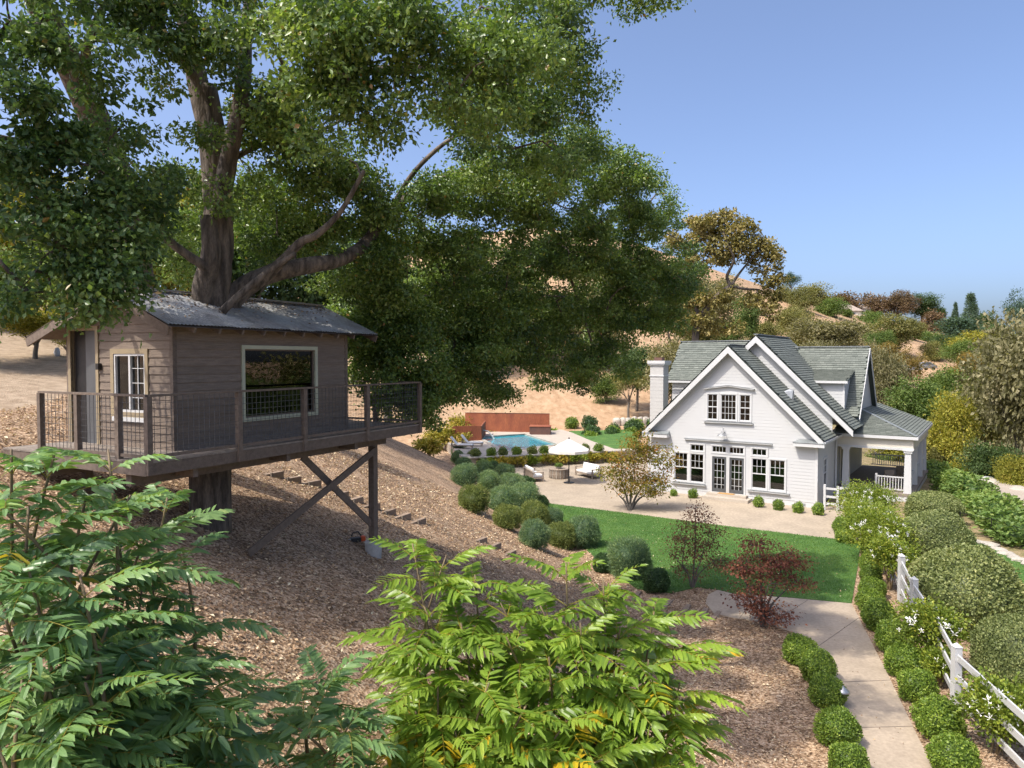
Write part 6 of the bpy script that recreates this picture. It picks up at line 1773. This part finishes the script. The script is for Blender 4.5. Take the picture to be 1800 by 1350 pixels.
B().lathe([(.62, .02), (.68, .3), (.64, .62)], (0, 0, 0), 32).obj('drum', MAT['teak'], e)
B().lathe([(.70, .622), (.70, .67)], (0, 0, 0), 32).obj('table_top', MAT['teak'], e)
for k in range(30):
    a = 2*math.pi*k/30
    B().beam((.66*math.cos(a), .66*math.sin(a), .03), (.67*math.cos(a), .67*math.sin(a), .60), .05, .06, (math.cos(a), math.sin(a), 0)).obj('rib', MAT['stone'] if k % 2 else MAT['teak'], e)
e2 = empty('potted_plant', (p.x, p.y, .672), 0, 'small green plant in a bowl on the drum table', 'plant')
B().lathe([(.10, 0), (.2, .08), (.22, .14), (.18, .13)], (0, 0, 0), 14).obj('bowl', MAT['concrete'], e2)
f = link('foliage', SML[0], e2); own_mat(f, LEAF['ground']); f.scale = (.26, .26, .16); f.location = (0, 0, .24)
p = G(1000, 849, 0)
e = empty('umbrella', p, 0, 'open cream market umbrella on the patio', 'umbrella')
B().lathe([(.36, 0), (.36, .05), (.06, .08), (.05, .3)], (0, 0, 0), 20).obj('base', MAT['metal_dark'], e)
B().lathe([(.035, .05), (.03, 2.95)], (0, 0, 0), 10).obj('pole', MAT['metal_dark'], e)
b = B(); n = 8; R0 = 1.42
for k in range(n):
    a0, a1 = 2*math.pi*k/n + .2, 2*math.pi*(k+1)/n + .2
    p0 = (R0*math.cos(a0), R0*math.sin(a0), 2.28); p1 = (R0*math.cos(a1), R0*math.sin(a1), 2.28)
    m0 = (R0*.5*math.cos(a0), R0*.5*math.sin(a0), 2.66); m1 = (R0*.5*math.cos(a1), R0*.5*math.sin(a1), 2.66)
    B_ = b
    b.poly([p0, p1, m1, m0]); b.poly([m0, m1, (0, 0, 3.0)])
    b.poly([(p0[0], p0[1], 2.10), (p1[0], p1[1], 2.10), p1, p0])
b.obj('canopy', MAT['fabric'], e)
for k in range(n):
    a0 = 2*math.pi*k/n + .2
    B().beam((.05, 0, 2.55), (R0*.7*math.cos(a0), R0*.7*math.sin(a0), 2.48), .02, .02).obj('rib', MAT['metal_dark'], e)
B().lathe([(.05, 3.0), (.03, 3.1), (.0, 3.14)], (0, 0, 0), 10).obj('finial', MAT['metal_dark'], e)
# terrace edge stones
tw = empty('terrace_wall', (0, 0, 0), 0, 'low stone edge along the front of the pool terrace', 'wall')
a, b_ = OQ[3], OQ[2]
for k in range(22):
    q0 = a.lerp(b_, k/22); q1 = a.lerp(b_, (k+.985)/22)
    B().beam((q0.x, q0.y-.12, TER+.05), (q1.x, q1.y-.12, TER+.05), .34, .09).obj('edge_stone', MAT['stone'], tw)
# grass beside the pool
pts = [G(a_, b2, TER) for a_, b2 in ((1000, 758), (1110, 755), (1128, 788), (1080, 789), (1040, 775))]
tag(B().prism([(q.x, q.y) for q in pts], TER-.25, TER+.02).obj('pool_lawn', MAT['lawn']), kind='structure')

# ------------------------------------------------------------------ stones, edging, iron fence at the right
def rock(name, p, sx, sy, sz, mat, label, cat, group, seed):
    rng = np.random.default_rng(seed)
    v = ICV*(1 + .16*np.sin(ICV[:, [0]]*3.1+seed)*np.cos(ICV[:, [1]]*2.7+seed*2) + .10*np.sin(ICV[:, [2]]*5+seed) + rng.normal(size=(len(ICV), 1))*.018)
    v = np.sign(v)*np.abs(v)**.8
    b = B(); b.v = [tuple(q) for q in v*np.array((sx, sy, sz))]; b.f = [tuple(q) for q in ICF]
    o = b.obj(name, mat); o.location = p; o.rotation_euler = (0, 0, seed*1.3)
    return tag(o, label, cat, group)
for i, (px, py) in enumerate(((1700, 951), (1716, 953), (1732, 955), (1745, 959), (1757, 966), (1769, 973), (1781, 979), (1793, 985), (1806, 991))):
    p = G(px, py, .03)
    rock('edging_stone', p, .34, .22, .10, MAT['stone'], f'pale edging stone along the right lawn, {ORD[i]} from the hedge dome', 'stone', 'edging stones along the right lawn', 500+i)
for i, (px, py, s) in enumerate(((1742, 862, .7), (1756, 872, .5), (1735, 855, .6), (1766, 884, .45), (1778, 896, .4), (1790, 876, .7))):
    p = G(px, py, -.6)
    rock('boulder', p + Vector((0, 0, s*.3)), s*1.2, s, s*.75, MAT['stone'], f'boulder beside the driveway, {ORD[i]} of six along its edge', 'boulder', 'boulders beside the driveway', 520+i)
for i in range(7):
    p = P(1085 + i*10, 712 - (i % 2)*4, 84); p.z = tz(p.x, p.y)+.2
    rock('hillside_rock', p, .55, .5, .75, MAT['stone'], f'upright rock on the slope left of the chimney, {ORD[i]} from the left', 'boulder', 'rocks on the slope behind the pool', 540+i)
ir = empty('iron_fence', (0, 0, 0), 0, 'thin black iron fence beyond the right lawn', 'fence')
ip = [G(1687, 935, 0), G(1742, 948, 0), G(1772, 958, 0), G(1815, 975, 0)]
for q in ip: B().beam((q.x, q.y, -.6), (q.x, q.y, 1.0), .03, .03, (1, 0, 0)).obj('post', MAT['metal_dark'], ir)
for q0, q1 in zip(ip[:-1], ip[1:]):
    for z in (.1, .95): B().beam((q0.x, q0.y, z), (q1.x, q1.y, z), .018, .018).obj('rail', MAT['metal_dark'], ir)
    for k in range(1, 4):
        B().beam((q0.x, q0.y, .1+.21*k), (q1.x, q1.y, .1+.21*k), .006, .006).obj('wire', MAT['metal_dark'], ir)
# small white sign-like stone on the gravel track
p = hit(100, 625)
rock('white_stone', p + Vector((0, 0, .12)), .14, .10, .2, MAT['trim'], 'small white stone on the gravel track left of the cabin', 'stone', None, 555)
for i, (px, py) in enumerate(((1662, 855), (1733, 853))):
    p = G(px, py, -.6)
    e = empty('hive_box', p, .3, ['small white box among the ground cover behind the porch', 'small white box by the driveway boulders'][i], 'box')
    B().box(-.3, .3, -.25, .25, 0, .55).obj('box', MAT['trim'], e); B().box(-.33, .33, -.28, .28, .552, .6).obj('lid', MAT['trim'], e)

# ------------------------------------------------------------------ fallen leaves and wood chips on the bank, grass blades
LEAF['litter'] = leaf_mat('fallen_leaf', ((0, (0.127, 0.075, 0.045)), (.35, (0.289, 0.182, 0.109)), (.65, (0.484, 0.342, 0.212)), (.9, (0.669, 0.530, 0.354)), (1, (0.717, 0.641, 0.452))), .8, .1, .2, 0)
def litter(name, n, xr, yr, size, seed, keep, label, base=.5, lift=.01, fs=terrain_z):
    rng = np.random.default_rng(seed)
    y = yr[0] + (yr[1]-yr[0])*rng.random(n)**1.35
    x = xr[0] + (xr[1]-xr[0])*rng.random(n)
    k = keep(x, y); x, y = x[k], y[k]
    z = fs(x, y) - .02 + lift + rng.random(len(x))*.02
    C = np.stack([x, y, z], -1)
    ax = unit(rng.normal(size=C.shape)*np.array((1, 1, .28))); nr = unit(rng.normal(size=C.shape)*.45 + np.array((0, 0, 1)))
    t = np.clip(base + rng.normal(size=len(x))*.26, 0, 1)
    s = size*(1+rng.normal(size=len(x))*.35).clip(.4, 1.9)*(1 + np.maximum(y-14, 0)*.018)
    o = link(name, leaf_mesh(name, C, ax, nr, s, s*.55, t, .25), None, LEAF['litter'])
    return tag(o, label, 'leaves', None, 'stuff')
vis = lambda x, y: (np.abs(x/np.maximum(y, .1)) < .80)
sfun = lambda x, y: np.interp(y, TOE_Y, TOE_X) - x
inpath = [(G(a_, b2, 0).x, G(a_, b2, 0).y) for a_, b2 in PATH_PX]
inlawn = [(G(a_, b2, 0).x, G(a_, b2, 0).y) for a_, b2 in LAWN_PX]
def np_in(x, y, poly):
    c = np.zeros(len(x), bool)
    for i in range(len(poly)):
        (xa, ya), (xb, yb) = poly[i], poly[i-1]
        with np.errstate(divide='ignore', invalid='ignore'):
            c ^= ((ya > y) != (yb > y)) & (x < (xb-xa)*(y-ya)/(yb-ya)+xa)
    return c
litter('leaf_litter', 150000, (-14, 12), (4, 34), .055, 601, lambda x, y: vis(x, y) & (sfun(x, y) < 18) & (x < 10) & ~np_in(x, y, inpath) & ~np_in(x, y, inlawn) & (np.sin(x*1.3+y*.7)*np.cos(y*1.1-x*.4) + .5*np.sin(x*3.1+y*2.3) + RNG.normal(size=len(x))*.5 > -.75), 'brown fallen leaves and wood chips covering the bank')
litter('path_litter', 500, (5, 13), (13, 25), .035, 602, lambda x, y: np_in(x, y, inpath), 'few dry leaves scattered on the concrete path', .4, .032)
litter('lawn_litter', 700, (2, 13), (24, 42), .04, 603, lambda x, y: np_in(x, y, inlawn), 'pale fallen leaves scattered on the lawn', .85, .05)
# on the tin roof
rng = np.random.default_rng(604); n = 420
u = rng.uniform(RX0+.1, RX1-.1, n); v = RIDGE_V - np.abs(rng.normal(size=n))*.5; k = v > -.4; u, v = u[k], v[k]
C = np.array([[*th_w(a_, c_)[:2], roof_z(c_)+.025] for a_, c_ in zip(u, v)])
o = link('roof_leaves', leaf_mesh('roof_leaves', C, unit(rng.normal(size=C.shape)*np.array((1, 1, .15))), unit(rng.normal(size=C.shape)*.3+np.array((0, 0, 1))), .07, .04, np.clip(rng.normal(size=len(C))*.2+.35, 0, 1)), None, LEAF['litter'])
tag(o, 'dry oak leaves lying on the treehouse roof', 'leaves', None, 'stuff')
LEAF['blade'] = leaf_mat('grass_blade', ((0, (0.059, 0.142, 0.030)), (.5, (0.111, 0.220, 0.043)), (.85, (0.204, 0.297, 0.067)), (1, (0.509, 0.383, 0.168))), .5, .25, .3, 0)
def blades(name, poly, n, L, seed, label, z=.012):
    rng = np.random.default_rng(seed)
    xs = [p_[0] for p_ in poly]; ys = [p_[1] for p_ in poly]
    x = rng.uniform(min(xs), max(xs), n); y = rng.uniform(min(ys), max(ys), n); k = np_in(x, y, poly); x, y = x[k], y[k]
    C = np.stack([x, y, np.full(len(x), z)], -1)
    ax = unit(rng.normal(size=C.shape)*.4 + np.array((0, 0, 1))); nr = rnd_unit(len(x), rng)
    t = np.clip(.45 + .15*np.sin(x*.9+y*.5) + rng.normal(size=len(x))*.16, 0, .9)
    o = link(name, leaf_mesh(name, C, ax, nr, L, .018, t, .1), None, LEAF['blade'])
    tag(o, label, 'grass', None, 'stuff')
blades('lawn_grass', inlawn, 120000, .055, 610, 'short mown grass of the main lawn')
gl = [(G(a_, b2, 0).x, G(a_, b2, 0).y) for a_, b2 in [(1698, 950), (1752, 960), (1800, 990), (1900, 1030), (1950, 1230), (1800, 1130), (1720, 1040), (1640, 960)]]
blades('garden_grass', gl, 40000, .055, 611, 'short mown grass of the lawn beyond the hedge domes')
